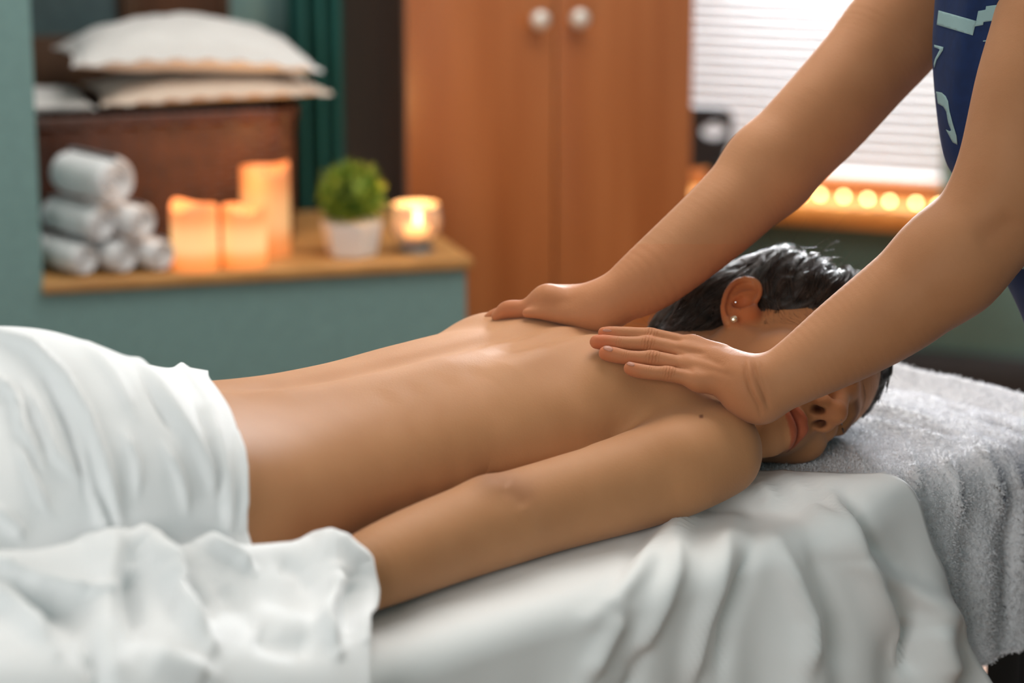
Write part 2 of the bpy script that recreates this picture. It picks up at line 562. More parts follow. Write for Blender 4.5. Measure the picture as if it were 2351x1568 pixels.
# ------------------------------------------------------------------ dark glazed cabinet behind the pillows
m_pane, nt, b = new_mat('smoky_pane')
col, fac, _ = noise_mix(nt, 40, (0.045, 0.075, 0.082), (0.06, 0.10, 0.105))
nt.links.new(col, b.inputs['Base Color']); inp(b, 'Roughness', 0.35)
gc0 = L(-0.02, 0.575, ZL)
gc = empty('display_cabinet', 'dark wooden cabinet with smoky glass doors behind the pillows', 'cabinet', loc=L(0.15, 0.56, 0.0))
def gbox(mb, x0, x1, off0, off1, z0, z1, bev=0.0):
    a = Lx(x0, off0, 1.0); bq = Lx(x1, off0, 1.0)
    ta = (a[:2] - PL) @ WD; tb = (bq[:2] - PL) @ WD
    c = (L(ta, off0, z0) + L(tb, off1, z1)) / 2
    return mb.box(c, (tb - ta, abs(off1 - off0), z1 - z0), Mz(R(16.6)), bev)
mb = MB(); gbox(mb, -40, 528, 0.54, 0.61, 0.0, 1.9, 0.003); mb.build('body', M_WOOD_DARK_SHADED, gc)
M_GLZ = mat_wood('walnut_door_frame', (0.055, 0.022, 0.008), (0.085, 0.036, 0.013), 0.5, 4, (6, 6, 0.5))
for (xa, xb) in ((-30, 275), (280, 522)):
    mb = MB()
    fwx = 20 if xa < 100 else 44
    gbox(mb, xa, xa + fwx, 0.515, 0.537, 0.72, 1.86, 0.002); gbox(mb, xb - fwx * 0.25, xb, 0.515, 0.537, 0.72, 1.86, 0.002)
    zlow = UPL(180, 82, L(0, 0.515), (BK[0], BK[1], 0))[2]
    gbox(mb, xa + fwx, xb - fwx * 0.25, 0.515, 0.537, 0.72, zlow, 0.002); gbox(mb, xa + fwx, xb - fwx * 0.25, 0.515, 0.537, 1.8, 1.86, 0.002)
    d_ = mb.build('door', M_GLZ, gc)
    mb = MB(); gbox(mb, xa + fwx, xb - fwx * 0.25, 0.524, 0.530, zlow, 1.8)
    mb.build('pane', m_pane if xa < 100 else M_WOOD_DARK_SHADED, d_, smooth=False)

# ------------------------------------------------------------------ wicker basket
m_wk, nt, b = new_mat('brown_wicker')
col, fac, _ = noise_mix(nt, 30, (0.036, 0.009, 0.003), (0.085, 0.023, 0.007), lo=0.25, hi=0.75)
nt.links.new(col, b.inputs['Base Color']); inp(b, 'Roughness', 0.45)
bt0 = (Lx(60, 0.20, 0.8)[:2] - PL) @ WD - 0.02; bt1 = (Lx(688, 0.20, 0.8)[:2] - PL) @ WD
bz1 = UPL(400, 266, L(0, 0.2), (BK[0], BK[1], 0))[2]
bk0, bk1 = 0.20, 0.47
print('basket', bt0, bt1, bz1)
bs = empty('wicker_basket', 'large brown woven wicker basket on the ledge behind candles and towels', 'basket', loc=L((bt0 + bt1) / 2, 0.33, ZL))
def rrect(t0, t1, o0, o1, r, n=10):
    pts = []
    for (ct, co, a0) in ((t1 - r, o0 + r, -90), (t1 - r, o1 - r, 0), (t0 + r, o1 - r, 90), (t0 + r, o0 + r, 180)):
        for k in range(n):
            a = R(a0 + 90 * k / (n - 1)); pts.append((ct + r * math.cos(a), co + r * math.sin(a)))
    return pts
def path_resample(pts, n):
    pts = np.array(pts + [pts[0]]); d = np.r_[0, np.cumsum(np.linalg.norm(np.diff(pts, axis=0), axis=1))]
    s = np.linspace(0, d[-1], n, endpoint=False)
    return np.c_[np.interp(s, d, pts[:, 0]), np.interp(s, d, pts[:, 1])]
loop = path_resample(rrect(bt0, bt1, bk0, bk1, 0.04), 240)
nxt = np.roll(loop, -1, 0) - np.roll(loop, 1, 0); nrm = np.c_[nxt[:, 1], -nxt[:, 0]]; nrm /= np.linalg.norm(nrm, axis=1)[:, None]
zr = np.arange(ZL + 0.003, bz1, 0.0022)
P = np.zeros((len(zr), 240, 3))
for i, z in enumerate(zr):
    row = int((z - ZL) / 0.0088)
    ph = (z - ZL) / 0.0088 - row
    bulge = 0.0034 * math.sin(math.pi * ph) ** 0.7
    weave = np.cos(np.arange(240) * 2 * math.pi / 8 + math.pi * row)
    q = loop + nrm * (bulge * (0.5 + 0.5 * weave))[:, None] - nrm * 0.006 * (1 - (z - ZL) / (bz1 - ZL))
    P[i, :, :2] = PL + np.outer(q[:, 0], WD) + np.outer(q[:, 1], BK); P[i, :, 2] = z
mb = MB(); mb.grid(P, closed_v=True); mb.build('woven_side', m_wk, bs)
lo2 = path_resample(rrect(bt0 + .01, bt1 - .01, bk0 + .01, bk1 - .01, 0.03), 80)
mb = MB(); vs = [L(a, b_, ZL + 0.004) for a, b_ in lo2]; mb.add(vs, [tuple(range(80))]); mb.build('bottom', m_wk, bs)
mb = MB()
for k in range(3):
    ring = [L(a + nn_[0] * 0.002, b_ + nn_[1] * 0.002, bz1 - 0.004 + 0.007 * math.sin(i * 0.9 + k * 2.1)) for i, ((a, b_), nn_) in enumerate(zip(loop, nrm))]
    mb.tube(ring + [ring[0]], 0.005, 6, cap=False)
mb.build('braided_rim', m_wk, bs)

# ------------------------------------------------------------------ pillows on the basket
M_COTTON = mat_simple('white_cotton', (0.64, 0.62, 0.60), 0.85, 0.02, 300, 0.15, sheen=0.15, bdist=0.0006)
def pillow(name, label, cat, c, size, rot, edge, mat, seed, group=None, droop=0.0):
    r_ = np.random.default_rng(seed)
    n, m = 56, 40
    u = np.linspace(-1, 1, n); v = np.linspace(-1, 1, m)
    UU, VV = np.meshgrid(u, v, indexing='ij')
    # outline slightly concave on the sides, pointed corners
    px = UU * (1 - 0.07 * (1 - VV ** 2)) * size[0] / 2
    py = VV * (1 - 0.07 * (1 - UU ** 2)) * size[1] / 2
    th_ = np.clip((1 - np.abs(UU) ** 2.4) * (1 - np.abs(VV) ** 2.4), 0, 1) ** 0.55
    wr = sum(a * np.sin(fx * UU + fy * VV + ph) for a, fx, fy, ph in [(0.05, 7, 3, 1), (0.035, 13, -8, 2.2), (0.03, 4, 15, 0.4), (0.02, 22, 9, 3.0)])
    mb = MB()
    top = th_ * size[2] / 2 * (1 + wr * 0.9) ; bot = -th_ * size[2] / 2 * (0.75 + wr * 0.4)
    dz = -droop * (UU ** 2 + 0.6 * VV ** 2)
    for Z, fl in ((top, False), (bot, True)):
        Pp = np.stack([px, py, Z + dz], -1)
        mb.grid(Pp, flip=fl)
    # flange
    ed = []
    for (i0, j0) in [(i, 0) for i in range(n)] + [(n - 1, j) for j in range(1, m)] + [(i, m - 1) for i in range(n - 2, -1, -1)] + [(0, j) for j in range(m - 2, 0, -1)]:
        p = np.array([px[i0, j0], py[i0, j0], dz[i0, j0]]); q = p * np.array([1, 1, 1]) + np.array([np.sign(UU[i0, j0]) * (abs(UU[i0, j0]) > .999), np.sign(VV[i0, j0]) * (abs(VV[i0, j0]) > .999), 0]) * edge
        ed.append((p, q + np.array([0, 0, 0.0025 * math.sin(i0 * 0.9 + j0 * 1.3)])))
    mb.grid(np.array([[e[0] for e in ed], [e[1] for e in ed]]), closed_v=True)
    o = mb.build(name, mat, auto=None)
    bm = bmesh.new(); bm.from_mesh(o.data); bmesh.ops.remove_doubles(bm, verts=bm.verts, dist=1e-5)
    bmesh.ops.recalc_face_normals(bm, faces=bm.faces); bm.to_mesh(o.data); bm.free()
    o.data.polygons.foreach_set('use_smooth', np.ones(len(o.data.polygons), dtype=bool))
    o.location = c; o.rotation_euler = rot
    return tag(o, label, cat, group)
M_PEACH = mat_simple('ivory_linen', (0.64, 0.53, 0.44), 0.85, 0.03, 200, 0.1, sheen=0.1)
def bt(x, z, off=0.33):
    P = UPL(x, 200, L(0, off), (BK[0], BK[1], 0)); p = Lx(x, off, z); return (p[:2] - PL) @ WD
pillow('pillow', 'plump white bed pillow on top of the pillow stack', 'pillow', L(bt(428, 0.97), 0.335, bz1 + 0.096), (0.40, 0.27, 0.098), (0, R(3), R(16.6)), 0.003, M_COTTON, 3, 'pillows on the basket', 0.014)
pillow('pillow', 'flat ivory pillow lying directly on the basket', 'pillow', L(bt(468, 0.90), 0.33, bz1 + 0.031), (0.355, 0.27, 0.056), (0, R(-1), R(16.6)), 0.010, M_PEACH, 5, 'pillows on the basket', 0.004)
# folded throw under them, showing at the left
pillow('folded_throw', 'folded white throw sticking out left under the pillows', 'blanket', L(bt(105, 0.88), 0.335, bz1 + 0.016), (0.13, 0.25, 0.030), (0, 0, R(16.6)), 0.002, M_COTTON, 9)

# ------------------------------------------------------------------ rolled towels
M_TERRY = mat_simple('white_terry', (0.80, 0.80, 0.81), 0.95, 0.04, 500, 0.6, sheen=0.3, bdist=0.002)
RA = R(16.6 + 25)                               # rolls run back and to the left
def rolled_towel(r, ln):
    n = 150; turns = 4.2
    t_ = np.linspace(0, 1, n)
    rad = r * (0.10 + 0.90 * t_ ** 0.85)
    ang = t_ * turns * 2 * math.pi
    ys = np.r_[np.array([0, 0.004, 0.012]), np.linspace(0.03, ln - 0.03, 5), np.array([ln - 0.012, ln - 0.004, ln])]
    P = []
    for y in ys:
        e = min(y, ln - y); k = 1 - 0.05 * max(0, 1 - e / 0.012) ** 2
        P.append(np.c_[rad * np.cos(ang) * k, np.full(n, y), rad * np.sin(ang) * k])
    P = np.array(P)
    # give the cloth thickness: second sheet slightly inside, joined at the rims
    th_ = r * 0.16
    P2 = P.copy(); sc = np.clip((rad - th_) / rad, 0.05, 1)
    P2[:, :, 0] *= sc; P2[:, :, 2] *= sc
    mb = MB(); mb.grid(P); mb.grid(P2, flip=True)
    mb.grid(np.array([P[0] + [0, 0, 0], (P[0] + P2[0]) / 2 + [0, -0.004, 0], P2[0]]), flip=True)
    mb.grid(np.array([P[-1], (P[-1] + P2[-1]) / 2 + [0, 0.004, 0], P2[-1]]))
    return mb
rolls = [  # front end centre (px), radius
    (192, 584, 0.0275, 'rolled white towel, bottom left of the pyramid'), (283, 580, 0.0275, 'rolled white towel, bottom middle of the pyramid'),
    (368, 573, 0.0275, 'rolled white towel, bottom right of the pyramid beside the candle'), (230, 500, 0.0295, 'rolled white towel, left one of the middle row'),
    (322, 496, 0.0295, 'rolled white towel, right one of the middle row'), (263, 395, 0.0385, 'thickest rolled white towel on top of the pyramid')]
rowz = [ZL + 0.0280, ZL + 0.0280, ZL + 0.0280, ZL + 0.081, ZL + 0.081, ZL + 0.146]
for (x, y, r_, lab), z in zip(rolls, rowz):
    o = rolled_towel(r_, 0.135).build('rolled_towel', M_TERRY, auto=60)
    p = Lx(x, 0.025, z)
    o.location = p; o.rotation_euler = (0, R(random.uniform(-40, 40)), RA)
    tag(o, lab + ' on the ledge', 'towel', 'rolled towels on the ledge')

# ------------------------------------------------------------------ candles
def candle_mat(name, s0, s1, h):
    m, nt, b = new_mat(name)
    tc = nt.nodes.new('ShaderNodeTexCoord'); sx = nt.nodes.new('ShaderNodeSeparateXYZ')
    nt.links.new(tc.outputs['Object'], sx.inputs[0])
    mr = nt.nodes.new('ShaderNodeMapRange'); mr.inputs['From Min'].default_value = 0; mr.inputs['From Max'].default_value = h
    nt.links.new(sx.outputs['Z'], mr.inputs['Value'])
    cr = nt.nodes.new('ShaderNodeValToRGB')
    e = cr.color_ramp.elements
    e[0].position = 0.0; e[0].color = (1.0, 0.25, 0.045, 1); e[1].position = 1.0; e[1].color = (1.0, 0.22, 0.06, 1)
    for p_, c_ in ((0.16, (1.0, 0.30, 0.06, 1)), (0.36, (1.0, 0.62, 0.26, 1)), (0.58, (1.0, 0.56, 0.22, 1)), (0.82, (0.9, 0.27, 0.07, 1))):
        q_ = e.new(p_); q_.color = c_
    nt.links.new(mr.outputs[0], cr.inputs['Fac'])
    nt.links.new(cr.outputs['Color'], b.inputs['Emission Color'])
    inp(b, 'Emission Strength', s0); inp(b, 'Base Color', (0.55, 0.27, 0.13, 1)); inp(b, 'Roughness', 0.45)
    return m
def pillar_candle(label, x, off, r, h, strength, seed, glow):
    p = Lx(x, off)
    e = empty('pillar_candle', label, 'candle', 'glowing pillar candles', loc=p)
    rr = np.random.default_rng(seed); ph = rr.uniform(0, 6, 4)
    n = 64; P = []
    def lip(a): return 0.005 * math.sin(a * 2 + ph[0]) + 0.003 * math.sin(a * 3 + ph[1])
    for (k, zf) in ((0.97, 0.0), (1.0, 0.03), (1.0, 0.3), (1.0, 0.6), (1.0, 0.88), (1.0, 0.97), (0.965, 1.0), (0.90, 0.995), (0.86, 0.93), (0.80, 0.885), (0.5, 0.88), (0.08, 0.88)):
        row = []
        for a in np.linspace(0, 2 * math.pi, n, endpoint=False):
            z = h * zf + (lip(a) if zf > 0.9 else 0)
            row.append((r * k * math.cos(a), r * k * math.sin(a), z))
        P.append(row)
    mb = MB(); mb.grid(np.array(P), closed_v=True)
    o = mb.build('wax_body', candle_mat('glowing_wax', strength, 0, h), e, auto=50)
    o.matrix_parent_inverse = Matrix.Identity(4)
    mb = MB(); mb.tube([(0, 0, h * 0.87), (0.001, 0, h * 0.93), (0.002, 0.001, h * 0.97)], [0.0012, 0.0012, 0.001], 6)
    o = mb.build('wick', M_BLACK, e); o.matrix_parent_inverse = Matrix.Identity(4)
    pl = bpy.data.lights.new('candle_glow', 'POINT'); pl.energy = glow; pl.color = (1.0, 0.50, 0.18); pl.shadow_soft_size = 0.03
    lo = bpy.data.objects.new('candle_glow', pl); COL.objects.link(lo); lo.location = (p[0], p[1], p[2] + h + 0.04)
    return e
pillar_candle('wide glowing pillar candle nearest the rolled towels', 449, 0.044, 0.0370, 0.100, 0.58, 1, 0.20)
pillar_candle('shortest glowing pillar candle standing before the tall candle', 563, 0.044, 0.0345, 0.093, 0.60, 2, 0.18)
pillar_candle('tall glowing pillar candle standing behind the short ones', 612, 0.125, 0.0395, 0.142, 0.36, 3, 0.20)

# ------------------------------------------------------------------ potted grass ball
pp = Lx(808, 0.075)
pt = empty('potted_plant', 'small round green plant in a white faceted pot on the ledge', 'plant', loc=pp)
m_pot = mat_simple('white_ceramic', (0.82, 0.80, 0.80), 0.3, 0.02)
mb = MB()
prof = [(0.036, 0.0), (0.040, 0.002), (0.050, 0.052), (0.0505, 0.055), (0.046, 0.056), (0.044, 0.050), (0.002, 0.046)]
mb.lathe(prof, (0, 0, 0), 6, Mz(R(-8)))
o = mb.build('pot', m_pot, pt, smooth=False); o.matrix_parent_inverse = Matrix.Identity(4)
m_gr, nt, b = new_mat('plant_green')
col, fac, _ = noise_mix(nt, 60, (0.07, 0.16, 0.012), (0.30, 0.36, 0.03), lo=0.35, hi=0.65)
nt.links.new(col, b.inputs['Base Color']); inp(b, 'Roughness', 0.6)
mb = MB()
g = np.random.default_rng(5)
cz_ = 0.098
nb = 1500
mb.lathe([(0.001, cz_ - 0.044), (0.03, cz_ - 0.032), (0.042, cz_), (0.03, cz_ + 0.032), (0.001, cz_ + 0.044)], (0, 0, 0), 20)
for k in range(nb):
    d = g.normal(size=3); d /= np.linalg.norm(d)
    if d[2] < -0.75: continue
    s = np.cross(d, g.normal(size=3)); s /= np.linalg.norm(s)
    a = np.array([0, 0, cz_]) + d * 0.032; ln = 0.052 * g.uniform(0.9, 1.08) 
    tip = np.array([0, 0, cz_]) + (d + 0.25 * g.normal(size=3) * 0.4) * ln
    mid = (a + tip) / 2 + s * 0.002
    w = 0.0022
    mb.add([a - s * w, a + s * w, mid + s * w * 1.2, tip, mid - s * w * 1.2], [(0, 1, 2, 3, 4)])
o = mb.build('foliage', m_gr, pt); o.matrix_parent_inverse = Matrix.Identity(4)

# ------------------------------------------------------------------ glass candle holder with burning tea light
cp_ = Lx(955, 0.07)
ho = empty('candle_holder', 'clear glass holder with a burning tea light at the ledge end', 'candle', loc=cp_)
m_glass, nt, b = new_mat('holder_glass')
inp(b, 'Base Color', (1.0, 0.86, 0.76, 1)); inp(b, 'Roughness', 0.12); inp(b, 'Transmission Weight', 0.75); inp(b, 'IOR', 1.3)
mb = MB()
mb.lathe([(0.026, 0.0), (0.030, 0.002), (0.024, 0.010), (0.022, 0.016), (0.034, 0.024), (0.0415, 0.036), (0.0425, 0.055), (0.039, 0.074), (0.037, 0.078), (0.0355, 0.074), (0.039, 0.055), (0.038, 0.038), (0.030, 0.027), (0.002, 0.025)], (0, 0, 0), 48)
o = mb.build('glass_bowl', m_glass, ho); o.matrix_parent_inverse = Matrix.Identity(4)
mb = MB(); mb.lathe([(0.019, 0.028), (0.0195, 0.030), (0.0195, 0.042), (0.018, 0.041), (0.002, 0.040)], (0, 0, 0), 32)
o = mb.build('tea_light', mat_emit('lit_tea_wax', (1.0, 0.55, 0.22), 1.2, (0.9, 0.7, 0.5)), ho); o.matrix_parent_inverse = Matrix.Identity(4)
mb = MB(); mb.lathe([(0.0005, 0.0), (0.0042, 0.004), (0.0055, 0.010), (0.0042, 0.018), (0.0005, 0.028)], (0.004, -0.004, 0.043), 16)
o = mb.build('flame', mat_emit('candle_flame', (1.0, 0.66, 0.26), 60.0), ho); o.matrix_parent_inverse = Matrix.Identity(4)
pl = bpy.data.lights.new('tea_light_glow', 'POINT'); pl.energy = 0.9; pl.color = (1.0, 0.52, 0.18); pl.shadow_soft_size = 0.02
lo_ = bpy.data.objects.new('tea_light_glow', pl); COL.objects.link(lo_); lo_.location = cp_ + np.array([0.004, -0.004, 0.10])
# ------------------------------------------------------------------ implicit surfaces -> one continuous skin
def nrm(v): v = np.asarray(v, float); return v / np.linalg.norm(v)
def smin(a, b, k):
    if k <= 0: return np.minimum(a, b)
    h = np.clip(0.5 + 0.5 * (b - a) / k, 0, 1)
    return b + (a - b) * h - k * h * (1 - h)
def smax(a, b, k): return -smin(-a, -b, k)
def catmull(P, n):
    P = np.asarray(P, float); m = len(P)
    if m < 3:
        t = np.linspace(0, 1, n)[:, None]; return P[0] * (1 - t) + P[-1] * t
    Q = np.vstack([2 * P[0] - P[1], P, 2 * P[-1] - P[-2]])
    t = np.linspace(0, m - 1 - 1e-9, n); i = t.astype(int); f = (t - i)[:, None]
    p0, p1, p2, p3 = Q[i], Q[i + 1], Q[i + 2], Q[i + 3]
    return 0.5 * (2 * p1 + (p2 - p0) * f + (2 * p0 - 5 * p1 + 4 * p2 - p3) * f ** 2 + (3 * p1 - p0 - 3 * p2 + p3) * f ** 3)

class Chain:                                     # tube of varying radius through points (x,y,z,r); optional flattening
    def __init__(s, pts, n=None, flat=None):
        pts = np.asarray(pts, float)
        s.Q = catmull(pts, n) if n else pts
        s.flat = None if flat is None else (nrm(flat[0]), flat[1])
        s.rmax = s.Q[:, 3].max() * (1 if flat is None else max(1, flat[1]))
        s.lo = s.Q[:, :3].min(0) - s.rmax; s.hi = s.Q[:, :3].max(0) + s.rmax
    def __call__(s, P, box=None, m=0.05):
        d = np.full(len(P), 1e3)
        for i in range(len(s.Q) - 1):
            a, b = s.Q[i], s.Q[i + 1]
            if box is not None:
                c = (a[:3] + b[:3]) / 2; rr = np.linalg.norm(b[:3] - a[:3]) / 2 + max(a[3], b[3]) * (1 if s.flat is None else max(1, s.flat[1]))
                if np.linalg.norm(np.maximum(0, np.abs(c - box[0]) - box[1])) > rr + m: continue
            ab = b[:3] - a[:3]; L2 = ab @ ab
            pa = P - a[:3]
            h = np.clip(pa @ ab / max(L2, 1e-12), 0, 1)
            q = pa - h[:, None] * ab
            r = a[3] + (b[3] - a[3]) * h
            if s.flat is not None:
                sd, k = s.flat
                w = q @ sd
                q = q + sd * (w * (1 / k - 1))[:, None]
            d = np.minimum(d, np.sqrt((q * q).sum(1)) - r)
        return d

class Ell:                                       # ellipsoid, axes as rows of M
    def __init__(s, c, r, M=None):
        s.c = np.asarray(c, float); s.r = np.asarray(r, float); s.M = np.eye(3) if M is None else np.asarray(M, float)
        R_ = s.r.max(); s.lo = s.c - R_; s.hi = s.c + R_
    def __call__(s, P, box=None, m=0.05):
        q = (P - s.c) @ s.M.T
        k0 = np.sqrt(((q / s.r) ** 2).sum(1)); k1 = np.sqrt(((q / s.r ** 2) ** 2).sum(1))
        return np.where(k1 > 1e-9, k0 * (k0 - 1) / np.maximum(k1, 1e-9), -s.r.min())

class Func:
    def __init__(s, f, lo, hi): s.f = f; s.lo = np.asarray(lo, float); s.hi = np.asarray(hi, float)
    def __call__(s, P, box=None, m=0.05): return s.f(P)

class Field:
    def __init__(s): s.ops = []
    def add(s, prim, k=0.0): s.ops.append(('u', prim, k)); return s
    def sub(s, prim, k=0.0): s.ops.append(('s', prim, k)); return s
    def mod(s, fn, lo, hi): s.ops.append(('m', Func(fn, lo, hi), 0)); return s     # f += fn(P)
    def __call__(s, P, box=None, m=0.06):
        f = np.full(len(P), 1.0)
        for op, pr, k in s.ops:
            if box is not None:
                g = np.maximum(0, np.maximum(pr.lo - (box[0] + box[1]), (box[0] - box[1]) - pr.hi))
                if np.linalg.norm(g) > (m if op != 'm' else 0.0): continue
            if op == 'u': f = smin(f, pr(P, box, m), k)
            elif op == 's': f = smax(f, -pr(P, box, m), k)
            else: f = f + pr(P)
        return f
    def bounds(s):
        u = [p for o, p, k in s.ops if o == 'u']
        return np.min([p.lo for p in u], 0), np.max([p.hi for p in u], 0)

def surface_nets(F, h, lo=None, hi=None, relax=1, B=8):
    l0, h0 = F.bounds()
    lo = l0 - 2 * h if lo is None else np.asarray(lo, float); hi = h0 + 2 * h if hi is None else np.asarray(hi, float)
    H = h * B
    nb = np.ceil((hi - lo) / H).astype(int)
    # level 0: test blocks by their centres
    keep = []
    S = 6
    G = [np.arange(0, n, S) for n in nb]
    for i in G[0]:
        for j in G[1]:
            for k in G[2]:
                e = np.minimum([i + S, j + S, k + S], nb)
                I, J, K = np.meshgrid(np.arange(i, e[0]), np.arange(j, e[1]), np.arange(k, e[2]), indexing='ij')
                idx = np.c_[I.ravel(), J.ravel(), K.ravel()]
                c = lo + (idx + 0.5) * H
                bc = (c.min(0) + c.max(0)) / 2; bh = (c.max(0) - c.min(0)) / 2
                f = F(c, (bc, bh), 0.09)
                keep.append(idx[np.abs(f) < H * 1.45])
    keep = np.vstack(keep)
    N = nb * B + 2
    off = np.stack(np.meshgrid(*[np.arange(B + 1)] * 3, indexing='ij'), -1).reshape(-1, 3)
    cell_ids, cell_pos, quads = [], [], []
    key = lambda c: (c[..., 0].astype(np.int64) * N[1] + c[..., 1]) * N[2] + c[..., 2]
    edges = []
    for b in keep:
        base = b * B
        P = lo + (base + off) * h
        f = F(P, (lo + (base + B / 2) * h, np.full(3, H / 2 + h)), 0.05)
        if f.min() > 0 or f.max() < 0: continue
        g = f.reshape(B + 1, B + 1, B + 1)
        s = g < 0
        acc = np.zeros((B, B, B, 3)); cnt = np.zeros((B, B, B))
        for ax in range(3):
            oth = [x for x in range(3) if x != ax]
            for da in (0, 1):
                for db in (0, 1):
                    sl0 = [slice(0, B)] * 3; sl1 = [slice(0, B)] * 3
                    sl0[oth[0]] = slice(da, B + da); sl0[oth[1]] = slice(db, B + db)
                    sl1 = list(sl0); sl1[ax] = slice(1, B + 1)
                    g0, g1 = g[tuple(sl0)], g[tuple(sl1)]
                    cr = (g0 < 0) != (g1 < 0)
                    t = np.where(cr, g0 / np.where(cr, g0 - g1, 1), 0)
                    acc[..., ax] += np.where(cr, t, 0); acc[..., oth[0]] += np.where(cr, da, 0); acc[..., oth[1]] += np.where(cr, db, 0)
                    cnt += cr
        act = cnt > 0
        if not act.any(): continue
        ii = np.argwhere(act)
        pos = lo + (base + ii + acc[act] / cnt[act][:, None]) * h
        cell_ids.append(key(base + ii)); cell_pos.append(pos)
        for ax in range(3):
            sl1 = [slice(0, B)] * 3; sl1[ax] = slice(1, B + 1)
            s0 = s[:B, :B, :B]; s1 = s[tuple(sl1)]
            for sg, m_ in ((0, s0 & ~s1), (1, ~s0 & s1)):
                q = np.argwhere(m_)
                if len(q): edges.append((ax, sg, base + q))
    ids = np.concatenate(cell_ids); pos = np.vstack(cell_pos)
    ids, first = np.unique(ids, return_index=True); pos = pos[first]
    faces = []
    for ax, sg, c in edges:
        o1, o2 = [(1, 2), (2, 0), (0, 1)][ax]
        d1 = np.zeros(3, int); d2 = np.zeros(3, int); d1[o1] = 1; d2[o2] = 1
        qs = [key(c), key(c - d1), key(c - d1 - d2), key(c - d2)]
        ix = [np.searchsorted(ids, q) for q in qs]
        ok = np.ones(len(c), bool)
        for q, x in zip(qs, ix): ok &= (x < len(ids)) & (ids[np.minimum(x, len(ids) - 1)] == q)
        fq = np.stack(ix, 1)[ok]
        faces.append(fq if sg == 0 else fq[:, ::-1])
    faces = np.vstack(faces)
    for _ in range(relax):
        pos = laplace(pos, faces, 0.5)
    return pos, faces

def laplace(pos, faces, w):
    s = np.zeros_like(pos); n = np.zeros(len(pos))
    for a, b in ((0, 1), (1, 2), (2, 3), (3, 0)):
        for i in range(3):
            s[:, i] += np.bincount(faces[:, a], pos[faces[:, b], i], len(pos)) + np.bincount(faces[:, b], pos[faces[:, a], i], len(pos))
        n += np.bincount(faces[:, a], minlength=len(pos)) + np.bincount(faces[:, b], minlength=len(pos))
    return pos * (1 - w) + w * s / np.maximum(n, 1)[:, None]

def vnormals(pos, faces):
    a, b, c, d = [pos[faces[:, i]] for i in range(4)]
    fn = np.cross(c - a, d - b)
    vn = np.zeros_like(pos)
    for i in range(4):
        for k in range(3): vn[:, k] += np.bincount(faces[:, i], fn[:, k], len(pos))
    return vn / np.maximum(np.linalg.norm(vn, axis=1), 1e-12)[:, None]

def poly_dist(x, y, poly):
    # distance in the picture to a polyline and the arc position (0..1) of the nearest point
    P = np.asarray(poly, float); best = np.full(len(x), 1e9); arc = np.zeros(len(x)); side = np.zeros(len(x))
    L_ = np.r_[0, np.cumsum(np.linalg.norm(np.diff(P, axis=0), axis=1))]
    for i in range(len(P) - 1):
        a, b = P[i], P[i + 1]; ab = b - a; l2 = ab @ ab
        t = np.clip(((x - a[0]) * ab[0] + (y - a[1]) * ab[1]) / l2, 0, 1)
        dx = x - a[0] - t * ab[0]; dy = y - a[1] - t * ab[1]
        d = np.hypot(dx, dy)
        m = d < best
        best = np.where(m, d, best); arc = np.where(m, (L_[i] + t * (L_[i + 1] - L_[i])) / L_[-1], arc)
        side = np.where(m, np.sign(ab[0] * dy - ab[1] * dx), side)
    return best, arc, side

# ------------------------------------------------------------------ skin material
def skin_mat(name, c1, c2, sss=0.12, rough=0.58):
    m, nt, b = new_mat(name)
    col, fac, _ = noise_mix(nt, 14, c1, c2, detail=5, lo=0.3, hi=0.7)
    # fine mottling and pores
    tc = nt.nodes.new('ShaderNodeTexCoord')
    n2 = nt.nodes.new('ShaderNodeTexNoise'); n2.inputs['Scale'].default_value = 420; n2.inputs['Detail'].default_value = 3
    nt.links.new(tc.outputs['Object'], n2.inputs['Vector'])
    vt = nt.nodes.new('ShaderNodeVertexColor'); vt.layer_name = 'tint'
    mx = nt.nodes.new('ShaderNodeMix'); mx.data_type = 'RGBA'; mx.blend_type = 'MULTIPLY'; mx.inputs['Factor'].default_value = 1.0
    nt.links.new(col, mx.inputs['A']); nt.links.new(vt.outputs['Color'], mx.inputs['B'])
    nt.links.new(mx.outputs['Result'], b.inputs['Base Color'])
    inp(b, 'Roughness', rough); inp(b, 'Specular IOR Level', 0.15)
    inp(b, 'Subsurface Weight', sss); inp(b, 'Subsurface Radius', (1.0, 0.35, 0.2)); inp(b, 'Subsurface Scale', 0.008)
    inp(b, 'Sheen Weight', 0.08)
    vo = nt.nodes.new('ShaderNodeTexVoronoi'); vo.inputs['Scale'].default_value = 620; vo.feature = 'DISTANCE_TO_EDGE'
    nt.links.new(tc.outputs['Object'], vo.inputs['Vector'])
    ad = nt.nodes.new('ShaderNodeMath'); ad.operation = 'MULTIPLY_ADD'
    nt.links.new(vo.outputs['Distance'], ad.inputs[0]); ad.inputs[1].default_value = 0.8
    nt.links.new(n2.outputs['Fac'], ad.inputs[2])
    bump(nt, b, ad.outputs[0], 0.22, 0.0007)
    return m
M_SKIN = skin_mat('client_skin', (0.455, 0.210, 0.092), (0.51, 0.245, 0.112))
M_SKIN2 = skin_mat('therapist_skin', (0.43, 0.190, 0.086), (0.50, 0.232, 0.112))

def set_tint(o, tint):
    a = o.data.color_attributes.new('tint', 'FLOAT_COLOR', 'POINT')
    c = np.ones((len(o.data.vertices), 4), np.float32); c[:, :3] = tint
    a.data.foreach_set('color', c.ravel())

ZT = 0.72                                        # top of the massage table
# ------------------------------------------------------------------ the client: body frame
PHI = R(42.0)
BA = np.array([math.cos(PHI), math.sin(PHI), 0.0])          # along the spine, towards the head
BU = np.array([math.sin(PHI), -math.cos(PHI), 0.0])         # towards the viewer
BO = np.array([-0.275, 2.055, ZT])
def BP(s, l, h): return BO + BA * s + BU * l + np.array([0, 0, h])

